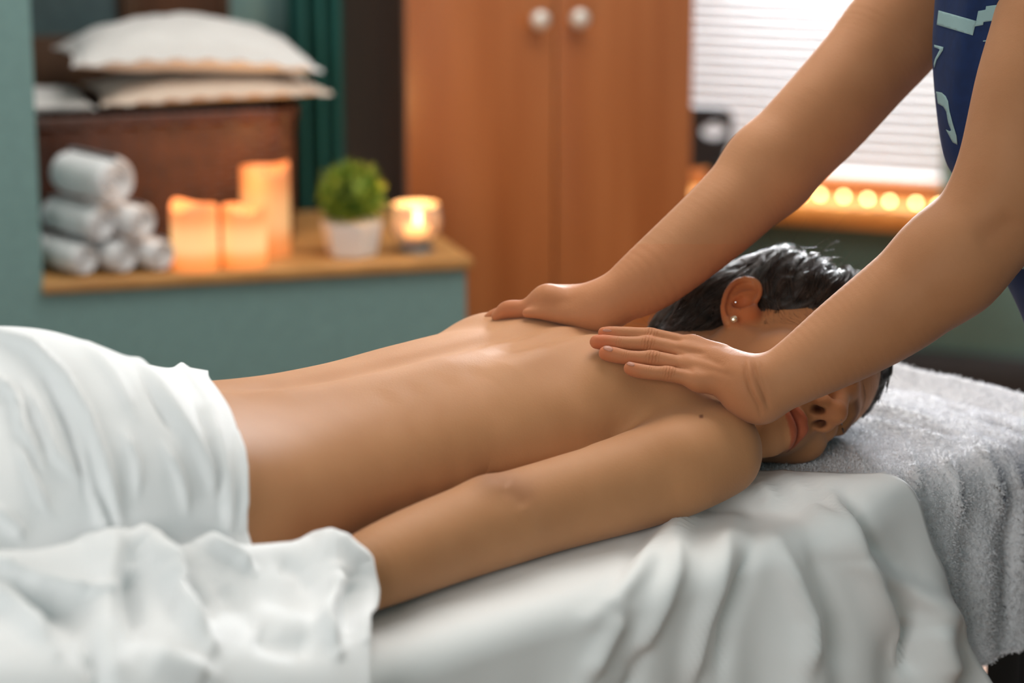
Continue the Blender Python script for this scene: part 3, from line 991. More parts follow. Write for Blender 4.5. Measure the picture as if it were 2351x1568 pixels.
ST = np.array([  # s, half width, top height
    (-0.45, 0.150, 0.130), (-0.27, 0.172, 0.198), (-0.14, 0.176, 0.222), (-0.05, 0.163, 0.179), (0.02, 0.146, 0.161), (0.10, 0.130, 0.153),
    (0.18, 0.124, 0.152), (0.28, 0.134, 0.155), (0.37, 0.139, 0.156), (0.44, 0.138, 0.150), (0.49, 0.112, 0.128), (0.54, 0.064, 0.100)])
_sq = np.linspace(ST[0, 0], ST[-1, 0], 240)
def _cr(x, y, xq):
    # smooth interpolation with finite-difference tangents
    m = np.gradient(y, x); i = np.clip(np.searchsorted(x, xq) - 1, 0, len(x) - 2)
    h = x[i + 1] - x[i]; t = (xq - x[i]) / h
    return (2*t**3-3*t**2+1)*y[i] + (t**3-2*t**2+t)*h*m[i] + (-2*t**3+3*t**2)*y[i+1] + (t**3-t**2)*h*m[i+1]
_wq, _tq = _cr(ST[:, 0], ST[:, 1], _sq), _cr(ST[:, 0], ST[:, 2], _sq)
def torso(P):
    q = P - BO
    s = q @ BA; l = q @ BU; z = q[:, 2]
    sc = np.clip(s, ST[0, 0], ST[-1, 0])
    w = np.interp(sc, _sq, _wq); t = np.interp(sc, _sq, _tq)
    zc = t * 0.48
    up = z > zc
    hh = np.where(up, t - zc, zc - 0.002)
    p = np.where(up, 2.25, 2.6)
    w = w * (1 - 0.20 * np.clip((zc - z) / zc, 0, 1) ** 1.3 * sstep(0.02, 0.14, sc))
    X = np.abs(l) / w + 1e-6; Z = np.abs(z - zc) / hh + 1e-6
    r = (X ** p + Z ** p) ** (1 / p)
    g = np.sqrt((X ** (p - 1) / w) ** 2 + (Z ** (p - 1) / hh) ** 2) / r ** (p - 1)
    d = (r - 1) / g
    e = np.maximum(s - ST[-1, 0], ST[0, 0] - s)
    return smax(d, e, 0.03)

# head pose: columns face-forward, crown-up, right ear
HB = np.array([[0.693, 0.705, -0.150], [-0.182, 0.372, 0.910], [0.698, -0.603, 0.386]])
_u, _s, _v = np.linalg.svd(HB); HB = _u @ _v
HC = CAM + FW * 2.46 + RT * 0.2478 + UP * -0.0405
HM = np.stack([RT * HB[0, i] + UP * HB[1, i] - FW * HB[2, i] for i in range(3)])    # rows: F,U,R axes in world
HS = 1.062e-3
def HP(f, u, r): return HC + (HM[0] * f + HM[1] * u + HM[2] * r) * HS
def hch(pts, n=None, flat=None): return Chain([[*HP(a, b, c), d * HS] for a, b, c, d in pts], n, flat)
def hell(c, r): return Ell(HP(*c), np.array(r) * HS, HM)

FB = Field()
FB.add(Func(torso, BP(0.05, 0, 0.1) - 0.62, BP(0.05, 0, 0.1) + 0.62), 0)
FB.ops[0][1].lo[2] = ZT - 0.02; FB.ops[0][1].hi[2] = ZT + 0.26
def pd4(x, y, r, d): return [*U(x, y, d), r / FPX * d]
# near (right) arm, resting along the body
def AP(x, y, r_px, h): 
    p = UZ(x, y, ZT + h); d = (p - CAM) @ FW
    return [*p, r_px / FPX * d]
arm = [AP(1655, 1046, 92, 0.062), AP(1565, 1072, 112, 0.056), AP(1490, 1093, 114, 0.050), AP(1420, 1116, 111, 0.046), AP(1270, 1160, 106, 0.043), AP(1140, 1199, 106, 0.0425),
       AP(1020, 1240, 103, 0.041), AP(900, 1288, 97, 0.040), AP(790, 1338, 84, 0.036), AP(700, 1382, 68, 0.03)]
ARM = Chain(arm, 60)
FB.add(ARM, 0.012)
# hand under the sheet: palm and fingers, seen only as the lump they make
hd = AP(640, 1412, 70, 0.026)
hv = nrm(np.array(hd[:3]) - np.array(arm[-2][:3])); hs_ = nrm(np.cross(hv, [0, 0, 1.0]))
FB.add(Chain([arm[-1], [*(np.array(hd[:3])), 0.026], [*(np.array(hd[:3]) + hv * 0.04), 0.020]], None, (hs_, 1.5)), 0.02)
for i_, (of, ln) in enumerate(((-0.028, 0.060), (-0.010, 0.072), (0.010, 0.068), (0.027, 0.052))):
    b0 = np.array(hd[:3]) + hv * 0.05 + hs_ * of - np.array([0, 0, 0.006])
    FB.add(Chain([[*b0, 0.009], [*(b0 + hv * ln * .6 + np.array([0, 0, 0.004])), 0.0085], [*(b0 + hv * ln - np.array([0, 0, 0.006])), 0.007]], 8), 0.004)
b0 = np.array(hd[:3]) + hv * 0.0 - hs_ * 0.03
FB.add(Chain([[*b0, 0.012], [*(b0 - hs_ * 0.02 + hv * 0.03 - np.array([0, 0, 0.008])), 0.010], [*(b0 - hs_ * 0.024 + hv * 0.055 - np.array([0, 0, 0.010])), 0.008]], 8), 0.006)
# shoulder masses
S0 = np.array(arm[0][:3])
FB.add(Chain([[*BP(0.42, 0.085, 0.092), 0.038], [*(S0 + np.array([-0.014, 0.012, 0.002])), 0.034]], 12), 0.03)
FB.add(Chain([[*BP(0.42, -0.085, 0.095), 0.05], [*BP(0.47, -0.165, 0.065), 0.042], [*BP(0.30, -0.19, 0.045), 0.041], [*BP(0.18, -0.19, 0.042), 0.038], [*BP(0.0, -0.20, 0.036), 0.030]], 40), 0.045)
# shoulder blade and trapezius filling up to the hand that lies there
FB.add(Chain([pd4(1440, 866, 56, 2.335), pd4(1520, 898, 50, 2.325), pd4(1600, 962, 62, 2.312), pd4(1655, 1010, 74, 2.295)], 16), 0.016)
FB.add(Chain([pd4(1450, 838, 52, 2.37), pd4(1560, 870, 50, 2.36), pd4(1640, 930, 50, 2.34)], 12), 0.02)
# neck and trapezius
NB = HP(-38, -55, 6)
FB.add(Chain([[*BP(0.42, 0.0, 0.098), 0.054], [*BP(0.50, 0.012, 0.085), 0.047], [*((BP(0.52, 0.02, 0.082) + NB) / 2 + np.array([0, 0, -0.006])), 0.045], [*NB, 0.050], [*HP(-28, 0, 0), 0.055]], 30), 0.035)
FB.add(Chain([[*BP(0.40, 0.10, 0.110), 0.035], [*BP(0.48, 0.06, 0.110), 0.035], [*HP(-45, -45, 25), 0.030]], 20), 0.03)
# thighs under the cover
for sd in (-1, 1):
    FB.add(Chain([[*BP(-0.2, sd * 0.08, 0.10), 0.085], [*BP(-0.52, sd * 0.085, 0.078), 0.075], [*BP(-0.62, sd * 0.085, 0.07), 0.068]], 20), 0.03)

# --- head
FB.add(hell((-4, 46, 0), (92, 82, 72)), 0.02)
FB.add(hell((36, 52, 0), (56, 54, 62)), 0.02)
FB.add(hell((42, -20, 0), (50, 66, 60)), 0.018)
FB.add(hch([(2, -22, 54, 15), (8, -58, 47, 14), (44, -84, 28, 14), (75, -93, 8, 13), (75, -93, -8, 13), (44, -84, -28, 14), (8, -58, -47, 14)], 40), 0.022)
FB.add(hell((74, -50, 0), (24, 40, 32)), 0.016)
FB.add(hch([(83, -74, 0, 13), (80, -84, 0, 13), (76, -95, 0, 13)], 8), 0.014)
for r_ in (-1, 1):
    FB.add(hell((60, -14, 44 * r_), (26, 20, 18)), 0.02)
    FB.add(hch([(92, 27, 5 * r_, 8), (88, 31, 24 * r_, 8), (74, 28, 44 * r_, 8)], 12), 0.012)
    FB.sub(hell((94, 7, 30 * r_), (10, 11, 17)), 0.010)
    FB.add(hell((74, 5, 31 * r_), (15.5, 13.5, 17)), 0.004)
# nose
FB.add(hch([(90, 20, 0, 8.5), (99, 6, 0, 8.0), (108, -8, 0, 8.5), (112, -17, 0, 10)], 16), 0.008)
FB.add(hell((112, -20, 0), (10.5, 10.5, 11)), 0.006)
for r_ in (-1, 1):
    FB.add(hell((101, -25, 11.5 * r_), (12, 9.5, 8)), 0.005)
FB.add(hch([(108, -28, 0, 4.5), (96, -34, 0, 5)], 6), 0.005)
# lips
FB.add(hell((88, -80, 0), (9, 15, 20)), 0.012)
FB.add(hch([(84, -59, 26, 3.2), (93, -55.5, 14, 5.8), (99.0, -53.0, 4.8, 7.0), (98.5, -54.0, 0, 6.7), (99.0, -53.0, -4.8, 7.0), (93, -55.5, -14, 5.8), (84, -59, -26, 3.2)], 28), 0.003)
FB.add(hch([(84, -61, 24, 3.0), (92.5, -67, 14, 6.4), (97, -69, 0, 8.4), (92.5, -67, -14, 6.4), (84, -61, -24, 3.0)], 24), 0.003)
FB.sub(hch([(87, -60.5, 29, 1.1), (98, -61.0, 14, 1.5), (104.5, -61.0, 0, 1.7), (98, -61.0, -14, 1.5), (87, -60.5, -29, 1.1)], 24), 0.0022)
FB.sub(hch([(101, -40, 0, 1.6), (100, -50, 0, 1.6)], 6), 0.004)
# nostrils
for r_ in (-1, 1):
    FB.sub(Ell(HP(104, -35, 7.2 * r_), np.array([6.8, 9.5, 3.8]) * HS, np.stack([nrm(HM[0] * 0.92 - HM[2] * 0.38 * r_), HM[1], nrm(HM[2] * 0.92 + HM[0] * 0.38 * r_)])), 0.0018)
# closed lids: crease between them
for r_ in (-1, 1):
    FB.sub(hch([(87, 2, 17 * r_, 0.7), (91.0, -1.5, 27 * r_, 0.8), (89.5, -2, 38 * r_, 0.8), (82, 1, 46 * r_, 0.7)], 16), 0.0012)

# --- right ear, laid out on its own tilted plane
EN = nrm(HM[2] * 0.86 + HM[0] * 0.40 - HM[1] * 0.10)
E0 = HP(-10, 2, 79)
EX = nrm(HM[0] - EN * (HM[0] @ EN)); EY = np.cross(EN, EX)
def EPX(x, y, dn=0.0): return UPL(x, y, E0, EN) + EN * dn
def ech(px, n=30): return Chain([[*EPX(x, y, dn * 1e-3), r_ * 1e-3] for x, y, r_, dn in px], n)
# plate
EL = nrm(EPX(1712, 650) - EPX(1682, 742)); EW = np.cross(EN, EL)
_hx = np.array([EPX(x, y) for x, y in ((1738, 690), (1745, 668), (1735, 650), (1712, 645), (1690, 651), (1673, 668), (1663, 690), (1659, 712), (1664, 733), (1672, 746))])
_ha, _hb = _hx @ EW, _hx @ EL
_ra, _rb = (_ha.max() - _ha.min()) / 2 + 0.001, (_hb.max() - _hb.min()) / 2 + 0.002
_ec = EPX(1702, 690); _ec = _ec + EW * ((_ha.max() + _ha.min()) / 2 - _ec @ EW) + EL * ((_hb.max() + _hb.min()) / 2 - _ec @ EL) - EN * 0.0030
print('ear', _ra, _rb)
def ear_slab(P):
    q = P - _ec; a_ = q @ EW; b_ = q @ EL; c_ = q @ EN
    rr = ((np.abs(a_) / _ra) ** 2.4 + (np.abs(b_) / _rb) ** 2.4) ** (1 / 2.4)
    return smax((rr - 1) * _ra, np.abs(c_) - 0.0026, 0.003)
FB.add(Func(ear_slab, _ec - 0.03, _ec + 0.03), 0.002)
FB.add(Chain([[*EPX(1692, 715, -0.005), 0.0080], [*EPX(1687, 738, -0.003), 0.0050]], 12), 0.004)
FB.add(Chain([[*HP(-6, 2, 62), 0.016], [*EPX(1714, 705, -0.010), 0.010]], 6), 0.006)
# helix
FB.add(ech([(1722, 700, 1.8, 0.5), (1738, 690, 2.6, 1.0), (1745, 668, 3.1, 1.5), (1735, 650, 3.3, 2), (1712, 645, 3.3, 2.5), (1690, 651, 3.2, 2.8), (1673, 668, 3.2, 3), (1663, 690, 3.2, 3), (1659, 712, 3.0, 2.5), (1664, 733, 3.0, 1.8), (1672, 746, 3.4, 1)], 44), 0.0022)
# antihelix, lobe, tragus
FB.add(ech([(1727, 668, 1.6, -0.5), (1703, 674, 2.2, 0), (1686, 690, 2.2, 0.5), (1679, 710, 2.3, 0.5), (1683, 727, 2.4, 0.3)], 24), 0.003)
FB.add(ech([(1683, 727, 3.2, 0.2), (1682, 741, 4.6, 0), (1688, 748, 3.2, -0.5)], 10), 0.004)
FB.add(ech([(1721, 706, 3.4, 0.0), (1713, 722, 2.6, 0)], 8), 0.004)
FB.add(ech([(1693, 730, 2.6, 0.8), (1702, 727, 2.0, 0)], 8), 0.003)
# concha hollow and canal notch
FB.add(Chain([[*EPX(1703, 698, -0.0125), 0.011], [*HP(-4, 0, 66), 0.016]], 6), 0.006)
FB.sub(Ell(EPX(1703, 698, 0.0020), np.array([0.0100, 0.0115, 0.0092]), np.stack([EX, EY, EN])), 0.002)
FB.sub(ech([(1706, 712, 2.6, 1.5), (1703, 722, 2.0, 1.5)], 8), 0.002)
FB.sub(ech([(1732, 664, 1.3, 1.4), (1710, 659, 1.6, 1.8), (1690, 664, 1.6, 2.0), (1674, 684, 1.5, 2.0), (1669, 708, 1.3, 1.6), (1673, 727, 1.1, 1.2)], 30), 0.0016)

# --- muscles and bones of the back (in body coordinates)
def plan_groove(poly, A, w, zlo=0.06):
    def f(P):
        q = P - BO
        d, arc, _ = poly_dist(q @ BA, q @ BU, poly)
        t = np.clip(arc * 6, 0, 1) * np.clip((1 - arc) * 6, 0, 1)
        return A * np.exp(-(d / w) ** 2) * t * sstep(zlo, zlo + 0.03, q[:, 2])
    return f
TLO, THI = BP(0.22, 0, 0.1) - 0.45, BP(0.22, 0, 0.1) + 0.45
FB.mod(plan_groove([(0.0, 0.0), (0.12, 0.0), (0.25, 0.002), (0.40, 0.004), (0.50, 0.004)], 0.0065, 0.016), TLO, THI)
FB.mod(plan_groove([(0.02, 0.034), (0.15, 0.036), (0.30, 0.040)], -0.0030, 0.020), TLO, THI)
FB.mod(plan_groove([(0.27, 0.085), (0.33, 0.070), (0.40, 0.062), (0.45, 0.070)], -0.0045, 0.018), TLO, THI)     # shoulder blade edge
FB.mod(plan_groove([(0.30, 0.038), (0.38, 0.036), (0.46, 0.040)], 0.0035, 0.014), TLO, THI)
FB.mod(plan_groove([(0.24, 0.10), (0.27, 0.125), (0.33, 0.150)], 0.0030, 0.02), TLO, THI)
for k_ in range(4):
    s_ = 0.13 + 0.036 * k_
    FB.mod(plan_groove([(s_ + 0.035, 0.06), (s_, 0.10), (s_ - 0.02, 0.135)], 0.0009, 0.010, 0.03), TLO, THI)
# elbow: point of the bone and folds beside it
def spot(c, A, w):
    c = np.asarray(c)
    return lambda P: A * np.exp(-((P - c) ** 2).sum(1) / w ** 2)
ec = UZ(1118, 1100, ZT + 0.085)
FB.mod(spot(ec, -0.005, 0.022), ec - 0.08, ec + 0.08)
ec2 = UZ(1165, 1130, ZT + 0.083)
FB.mod(spot(ec2, 0.0035, 0.014), ec2 - 0.08, ec2 + 0.08)
ec3 = UZ(1215, 1190, ZT + 0.07)
FB.mod(spot(ec3, 0.0025, 0.022), ec3 - 0.08, ec3 + 0.08)

cpos, cfac = surface_nets(FB, 0.0019, relax=2)
print('client', len(cpos), len(cfac))
def relief(pos, nor, poly, amp, w, dlo, dhi, face=0.1):
    x, y, d = proj(pos)
    dist, arc, sd = poly_dist(x, y, poly)
    v = pos - CAM; v /= np.linalg.norm(v, axis=1)[:, None]
    fr = np.clip((-(v * nor).sum(1) - face) * 4, 0, 1)
    m = (d > dlo) & (d < dhi)
    taper = np.clip(arc * 5, 0, 1) * np.clip((1 - arc) * 5, 0, 1)
    return pos + nor * (amp * np.exp(-(dist / w) ** 2) * taper * fr * m)[:, None]
cn = vnormals(cpos, cfac)
for poly, amp, w in (([(1120, 1092), (1148, 1098), (1172, 1112)], -0.0018, 12), ([(1150, 1120), (1185, 1140), (1205, 1170)], -0.0008, 14), ([(1195, 1150), (1222, 1200), (1228, 1245)], 0.0009, 20)):
    cpos = relief(cpos, cn, poly, amp, w, 1.5, 2.36, 0.0)
client = empty('person', 'woman lying face down on the massage table, bare back, head turned to the side', 'person', loc=BP(0.2, 0, 0))
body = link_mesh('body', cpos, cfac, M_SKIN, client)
# tints: natural red of ear, lips, cheeks; a mole; painted hollow shade; darker elbow
hl = (cpos - HC) @ HM.T / HS                       # head coordinates in mm
tint = np.ones((len(cpos), 3))
def wash(w, col):
    global tint
    tint = tint * (1 - w[:, None]) + tint * np.array(col) * w[:, None]
px, py, pd = proj(cpos)
inh = (np.linalg.norm(hl - np.array([20, 0, 0]), axis=1) < 175)
wash(inh * 0.5 * sstep(-140, -60, hl[:, 1]), (0.92, 0.78, 0.70))
earw = np.exp(-(np.maximum(0, np.linalg.norm((cpos - EPX(1700, 698)) , axis=1) - 0.026) / 0.010) ** 2) * sstep(62, 72, hl[:, 2])
wash(earw * 0.8, (1.0, 0.60, 0.42))
wash(0.75 * np.exp(-(np.linalg.norm(cpos - EPX(1703, 698), axis=1) / 0.0095) ** 2), (0.85, 0.50, 0.42))  # shade inside the ear hollow painted in as darker red
lipw = np.maximum(0, 1 - (((hl[:, 1] + 61.0) / 13.0) ** 2 + (hl[:, 2] / 27) ** 2)) ** 0.5 * (hl[:, 0] > 84)
lipw = np.clip(lipw * 2.2, 0, 1)
wash(lipw * 0.9, (0.88, 0.46, 0.48))
lnd, _, _ = poly_dist(hl[:, 1], hl[:, 2], [(-60.5, 28), (-61, 14), (-61, 0), (-61, -14), (-60.5, -28)])
wash(np.clip(1.3 - lnd / 1.9, 0, 1) * (hl[:, 0] > 84) * 0.8, (0.40, 0.22, 0.22))  # shadow line where the lips meet, painted into the tint
nos = np.exp(-((hl[:, 1] + 22) / 14) ** 2 - (hl[:, 2] / 18) ** 2) * (hl[:, 0] > 95)
wash(nos * 0.6, (1.0, 0.8, 0.74))
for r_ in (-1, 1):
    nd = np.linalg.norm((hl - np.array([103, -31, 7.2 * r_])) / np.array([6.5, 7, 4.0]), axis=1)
    wash(np.clip(1.6 - nd * 1.1, 0, 1) , (0.12, 0.06, 0.05))  # nostril insides blackened, their shade painted into the skin colour
brow = np.zeros(len(cpos))
for r_ in (-1, 1):
    bd, ba, _ = poly_dist(hl[:, 1], hl[:, 2] * r_, [(27, 12), (31, 26), (27, 46)])
    brow = np.maximum(brow, np.clip(1.3 - bd / 4.5, 0, 1) * (hl[:, 0] > 60))
wash(brow * 0.8, (0.30, 0.25, 0.25))
md = np.linalg.norm(np.c_[(px - 1610) / 1.1, py - 956], axis=1)
wash(np.clip((6.0 - md) / 3, 0, 1) * (pd < 2.35), (0.38, 0.30, 0.28))
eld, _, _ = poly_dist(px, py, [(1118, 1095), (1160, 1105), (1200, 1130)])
wash(0.62 * np.exp(-(eld / 34) ** 2) * (pd < 2.2), (0.62, 0.54, 0.54))  # darker tint around the elbow
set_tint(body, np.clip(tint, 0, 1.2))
# ------------------------------------------------------------------ the therapist
from mathutils.bvhtree import BVHTree
def bvh_of(pos, fac): return BVHTree.FromPolygons([tuple(p) for p in pos.tolist()], fac.tolist())
CB = bvh_of(cpos, cfac)
def hit(x, y, bvh=CB):
    v = nrm(ray(x, y))
    loc, n, i, dist = bvh.ray_cast(Vector(CAM), Vector(v))
    if loc is None: return None
    return np.array(loc), np.array(n), (np.array(loc) - CAM) @ FW, -(v @ np.array(n))
def onskin(x, y, r, sink=0.0015):
    h_ = hit(x, y)
    if h_ is None: return None
    return h_[2] - (r - sink) / max(h_[3], 0.22)
def pd_(x, y, r, d): return [*U(x, y, d), r / FPX * d]          # point and radius given in the picture, with its distance

T = Field()
# ---- near (left) hand lying on the shoulder blade
DM = 2.262                                           # distance of the middle finger
def fing(pts, k=0.0018):
    T.add(Chain([pd_(*p) for p in pts], 26), k)
# wrist and back of the hand first
def D(x, y):                                         # distance of the back of the hand
    return DN(x, y)
_pl = (4.68e-05, -4.73e-04, 2.2925)
def DN(x, y): return float(_pl[0] * (x - 1500) + _pl[1] * (y - 830) + _pl[2])
def F3(x, y, r): return (x, y, r, DN(x, y))
fing([F3(1386, 764, 13.5), F3(1402, 764.5, 15.5), F3(1440, 766, 16), F3(1494, 770, 16.5), F3(1540, 779, 17), F3(1592, 794, 19)], 0)
fing([F3(1370, 785, 16.5), F3(1388, 786, 18), F3(1420, 788, 16.6), F3(1455, 789, 16.6), F3(1487, 790, 17.6), F3(1530, 797, 18), F3(1580, 812, 20)])
fing([F3(1391, 811, 17), F3(1408, 814.5, 18.3), F3(1437, 820, 17), F3(1465, 822.5, 16.8), F3(1497, 823.5, 17.8), F3(1540, 831, 18.5), F3(1590, 845, 21)])
fing([F3(1447, 846, 15.5), F3(1462, 850.5, 17), F3(1489, 855, 16.6), F3(1512, 857, 16.4), F3(1534, 859, 17.2), F3(1570, 866, 18), F3(1606, 876, 21)])
# thumb on the far side
dt = DN(1600, 790)
T.add(Chain([pd_(1700, 862, 30, dt + 0.00), pd_(1650, 828, 25, dt + 0.018), pd_(1604, 812, 20, dt + 0.026), pd_(1568, 806, 15, dt + 0.030)], 16), 0.004)
# metacarpals and carpus
WRd = DN(1740, 890) - 0.004
for (x, y, r) in ((1590, 797, 20), (1582, 815, 21), (1590, 847, 22), (1604, 875, 22)):
    xm, ym = (x + 1745) / 2, (y + 893) / 2
    T.add(Chain([pd_(x, y, r, DN(x, y)), pd_(xm + 8, ym - 8 + (y - 840) * 0.22, 29, DN(xm, ym) - 0.002), pd_(1728, 886 + (y - 840) * 0.45, 38, WRd)], 20), 0.009)
T.add(Chain([pd_(1640, 852, 40, DN(1640, 852)), pd_(1700, 876, 52, WRd), pd_(1738, 908, 50, WRd + 0.002)], 14), 0.012)
T.add(Chain([pd_(1690, 915, 25, WRd + 0.004), pd_(1748, 932, 36, WRd)], 8), 0.012)
# tendons and knuckles
for (x, y) in ((1590, 783), (1572, 800), (1584, 831)):
    T.add(Chain([pd_(x, y, 8, DN(x, y) - 0.006), pd_(x + 70, y + 22 + (y - 800) * 0.1, 8, DN(x + 70, y + 25) - 0.0125)], 8), 0.009)
# forearm, elbow, upper arm
T.add(Chain([pd_(1738, 893, 66, WRd), pd_(1770, 884, 69, WRd + 0.000), pd_(1838, 847, 78, WRd), pd_(1956, 772, 101, WRd + 0.004), pd_(2070, 694, 116, WRd + 0.004), pd_(2180, 604, 121, WRd)], 40), 0.016)
T.add(Chain([pd_(2180, 604, 121, WRd), pd_(2270, 510, 126, WRd - 0.004), pd_(2325, 390, 128, WRd - 0.008), pd_(2366, 200, 126, WRd - 0.010), pd_(2415, 20, 127, WRd + 0.01), pd_(2440, -150, 140, WRd + 0.08), pd_(2440, -200, 150, WRd + 0.14)], 40), 0.02)
# ---- far (right) hand on the far side of the back, seen from the thumb side
r1 = hit(1250, 746); r2 = hit(1150, 742); r3 = hit(1370, 766)
fd = [(h_[2] if h_ else 2.4) for h_ in (r2, r1, r3)]
print('ridge depth', fd)
def DF(x): return float(np.interp(x, [1150, 1250, 1370], [fd[0], fd[1], fd[2]])) + 0.018
def G(x, y, r, e=0.0): return pd_(x, y, r, DF(x) + e)
T.add(Chain([G(1140, 726, 12.5), G(1150, 719, 16), G(1168, 711, 21.5), G(1205, 709, 21.5), G(1240, 697, 27), G(1258, 692, 33)], 24), 0)          # index
for dx, dy, e in ((-16, 2, 0.018), (-12, 3, 0.036), (6, 5, 0.053)):
    T.add(Chain([G(1138 + dx, 727 + dy, 11, e), G(1150 + dx, 722 + dy, 14, e), G(1178 + dx, 714 + dy, 17, e), G(1215 + dx * .5, 706 + dy, 20, e), G(1258, 694 + dy, 26, e)], 20), 0.0015)
T.add(Chain([G(1256, 692, 35, 0.0), G(1292, 702, 42, 0.004), G(1340, 708, 46, 0.006), G(1382, 706, 50, 0.006)], 20), 0.012)
T.add(Chain([G(1258, 690, 31, 0.05), G(1300, 700, 38, 0.045), G(1375, 705, 42, 0.03)], 16), 0.02)
T.add(Chain([G(1262, 686, 30, 0.022), G(1275, 690, 32, 0.026), G(1370, 704, 44, 0.016)], 16), 0.015)
T.add(Chain([G(1210, 719, 11, -0.016), G(1238, 718, 15, -0.014), G(1275, 720, 20, -0.010), G(1330, 724, 29, -0.006), G(1372, 722, 33, -0.002)], 20), 0.006)   # thumb
DW = DF(1370) + 0.004
T.add(Chain([pd_(1378, 706, 51, DW), pd_(1425, 680, 60, DW), pd_(1500, 632, 79, DW + 0.008), pd_(1630, 523, 91, DW + 0.03), pd_(1705, 453, 97, DW + 0.045), pd_(1767, 388, 103, DW + 0.055)], 36), 0.016)
T.add(Chain([pd_(1767, 388, 103, DW + 0.055), pd_(1882, 272, 110, DW + 0.07), pd_(1987, 154, 114, DW + 0.09), pd_(2051, 78, 121, DW + 0.10), pd_(2170, -60, 126, DW + 0.11), pd_(2260, -160, 140, DW + 0.09), pd_(2330, -200, 150, DW + 0.05)], 36), 0.016)
# shoulders, neck and head above the picture
SHN = np.array(pd_(2440, -200, 1, WRd + 0.14)[:3]); SHF = np.array(pd_(2330, -200, 1, DW + 0.05)[:3])
MID = (SHN + SHF) / 2
T.add(Chain([[*SHN, 0.055], [*(MID + np.array([0.06, 0, -0.02])), 0.075], [*SHF, 0.055]], 16), 0.04)
NK = MID + np.array([0.03, 0, 0.05])
HDc = MID + np.array([-0.06, 0.0, 0.20])
T.add(Chain([[*NK, 0.058], [*(HDc + np.array([0.045, 0, -0.06])), 0.054]], 8), 0.03)
hf = nrm(np.array([-0.72, -0.05, -0.69])); hr = nrm(np.cross(hf, [0, 0, 1.0])); hu = np.cross(hr, hf)
HM2 = np.stack([hf, hu, hr])
def TP(f, u, r): return HDc + (hf * f + hu * u + hr * r) * 1e-3
def te(c, r): return Ell(TP(*c), np.array(r) * 1e-3, HM2)
T.add(te((-4, 40, 0), (92, 82, 73)), 0.02)
T.add(te((42, -22, 0), (50, 68, 58)), 0.02)
T.add(te((78, -92, 0), (17, 15, 20)), 0.02)
for r_ in (-1, 1):
    T.add(Chain([[*TP(8, -55, 46 * r_), 0.014], [*TP(78, -92, 8 * r_), 0.014]], 6), 0.02)
    T.add(Chain([[*TP(90, 26, 6 * r_), 0.008], [*TP(76, 28, 42 * r_), 0.008]], 6), 0.012)
    T.sub(te((95, 8, 31 * r_), (11, 11, 16)), 0.01)
    T.add(te((75, 6, 31 * r_), (15, 13, 16)), 0.004)
    T.add(te((101, -25, 11 * r_), (11, 9, 8)), 0.005)
    T.add(te((-12, 0, 74 * r_), (17, 29, 6)), 0.006)
T.add(Chain([[*TP(92, 18, 0), 0.0085], [*TP(112, -18, 0), 0.0105]], 6), 0.008)
T.add(Chain([[*TP(86, -58, 22), 0.004], [*TP(98, -57, 0), 0.007], [*TP(86, -58, -22), 0.004]], 12), 0.004)
T.add(Chain([[*TP(84, -63, 20), 0.004], [*TP(95, -68, 0), 0.0075], [*TP(84, -63, -20), 0.004]], 12), 0.004)
T.sub(Chain([[*TP(90, -61, 24), 0.001], [*TP(103, -62, 0), 0.0016], [*TP(90, -61, -24), 0.001]], 12), 0.003)

# knuckle wrinkles
def rings(c, A, w, per):
    c = np.asarray(c, float)
    def f(P):
        d = np.sqrt(((P - c) ** 2).sum(1)); return A * np.cos(2 * math.pi * d / per) * np.exp(-(d / w) ** 2)
    return f
for x, y, r in ((1494, 764, 12), (1487, 783, 12), (1498, 815, 12), (1535, 851, 12)):
    c = U(x, y, DN(x, y) - 0.0062)
    T.mod(spot(c, -0.0016, 0.0065), c - 0.025, c + 0.025)
    T.mod(rings(c, 0.0008, 0.0060, 0.0040), c - 0.025, c + 0.025)
tpos, tfac = surface_nets(T, 0.0014, relax=1)
print('therapist', len(tpos), len(tfac))

tn = vnormals(tpos, tfac)
nh = (WRd - 0.12, WRd + 0.10)
for poly, amp, w in (([(1709, 818), (1711, 861), (1723, 897), (1743, 932), (1748, 962)], -0.0022, 4.5), ([(1725, 822), (1741, 875), (1757, 912), (1768, 942)], -0.0026, 4.5),
                     ([(1716, 824), (1724, 866), (1738, 905), (1756, 945)], 0.0016, 6), ([(1741, 826), (1752, 872), (1768, 915)], -0.0009, 4),
                     ([(1588, 796), (1640, 806), (1690, 824)], 0.0010, 9), ([(1574, 812), (1622, 822), (1668, 842)], -0.0012, 8), ([(1590, 846), (1640, 850), (1690, 868)], -0.0009, 9),
                     ([(1540, 797), (1585, 806), (1625, 812)], -0.0012, 5), ([(1545, 841), (1575, 846), (1596, 853)], -0.0012, 5),
                     ([(2240, 560), (2285, 530), (2335, 495)], -0.0022, 26)):
    tpos = relief(tpos, tn, poly, amp, w, *nh)
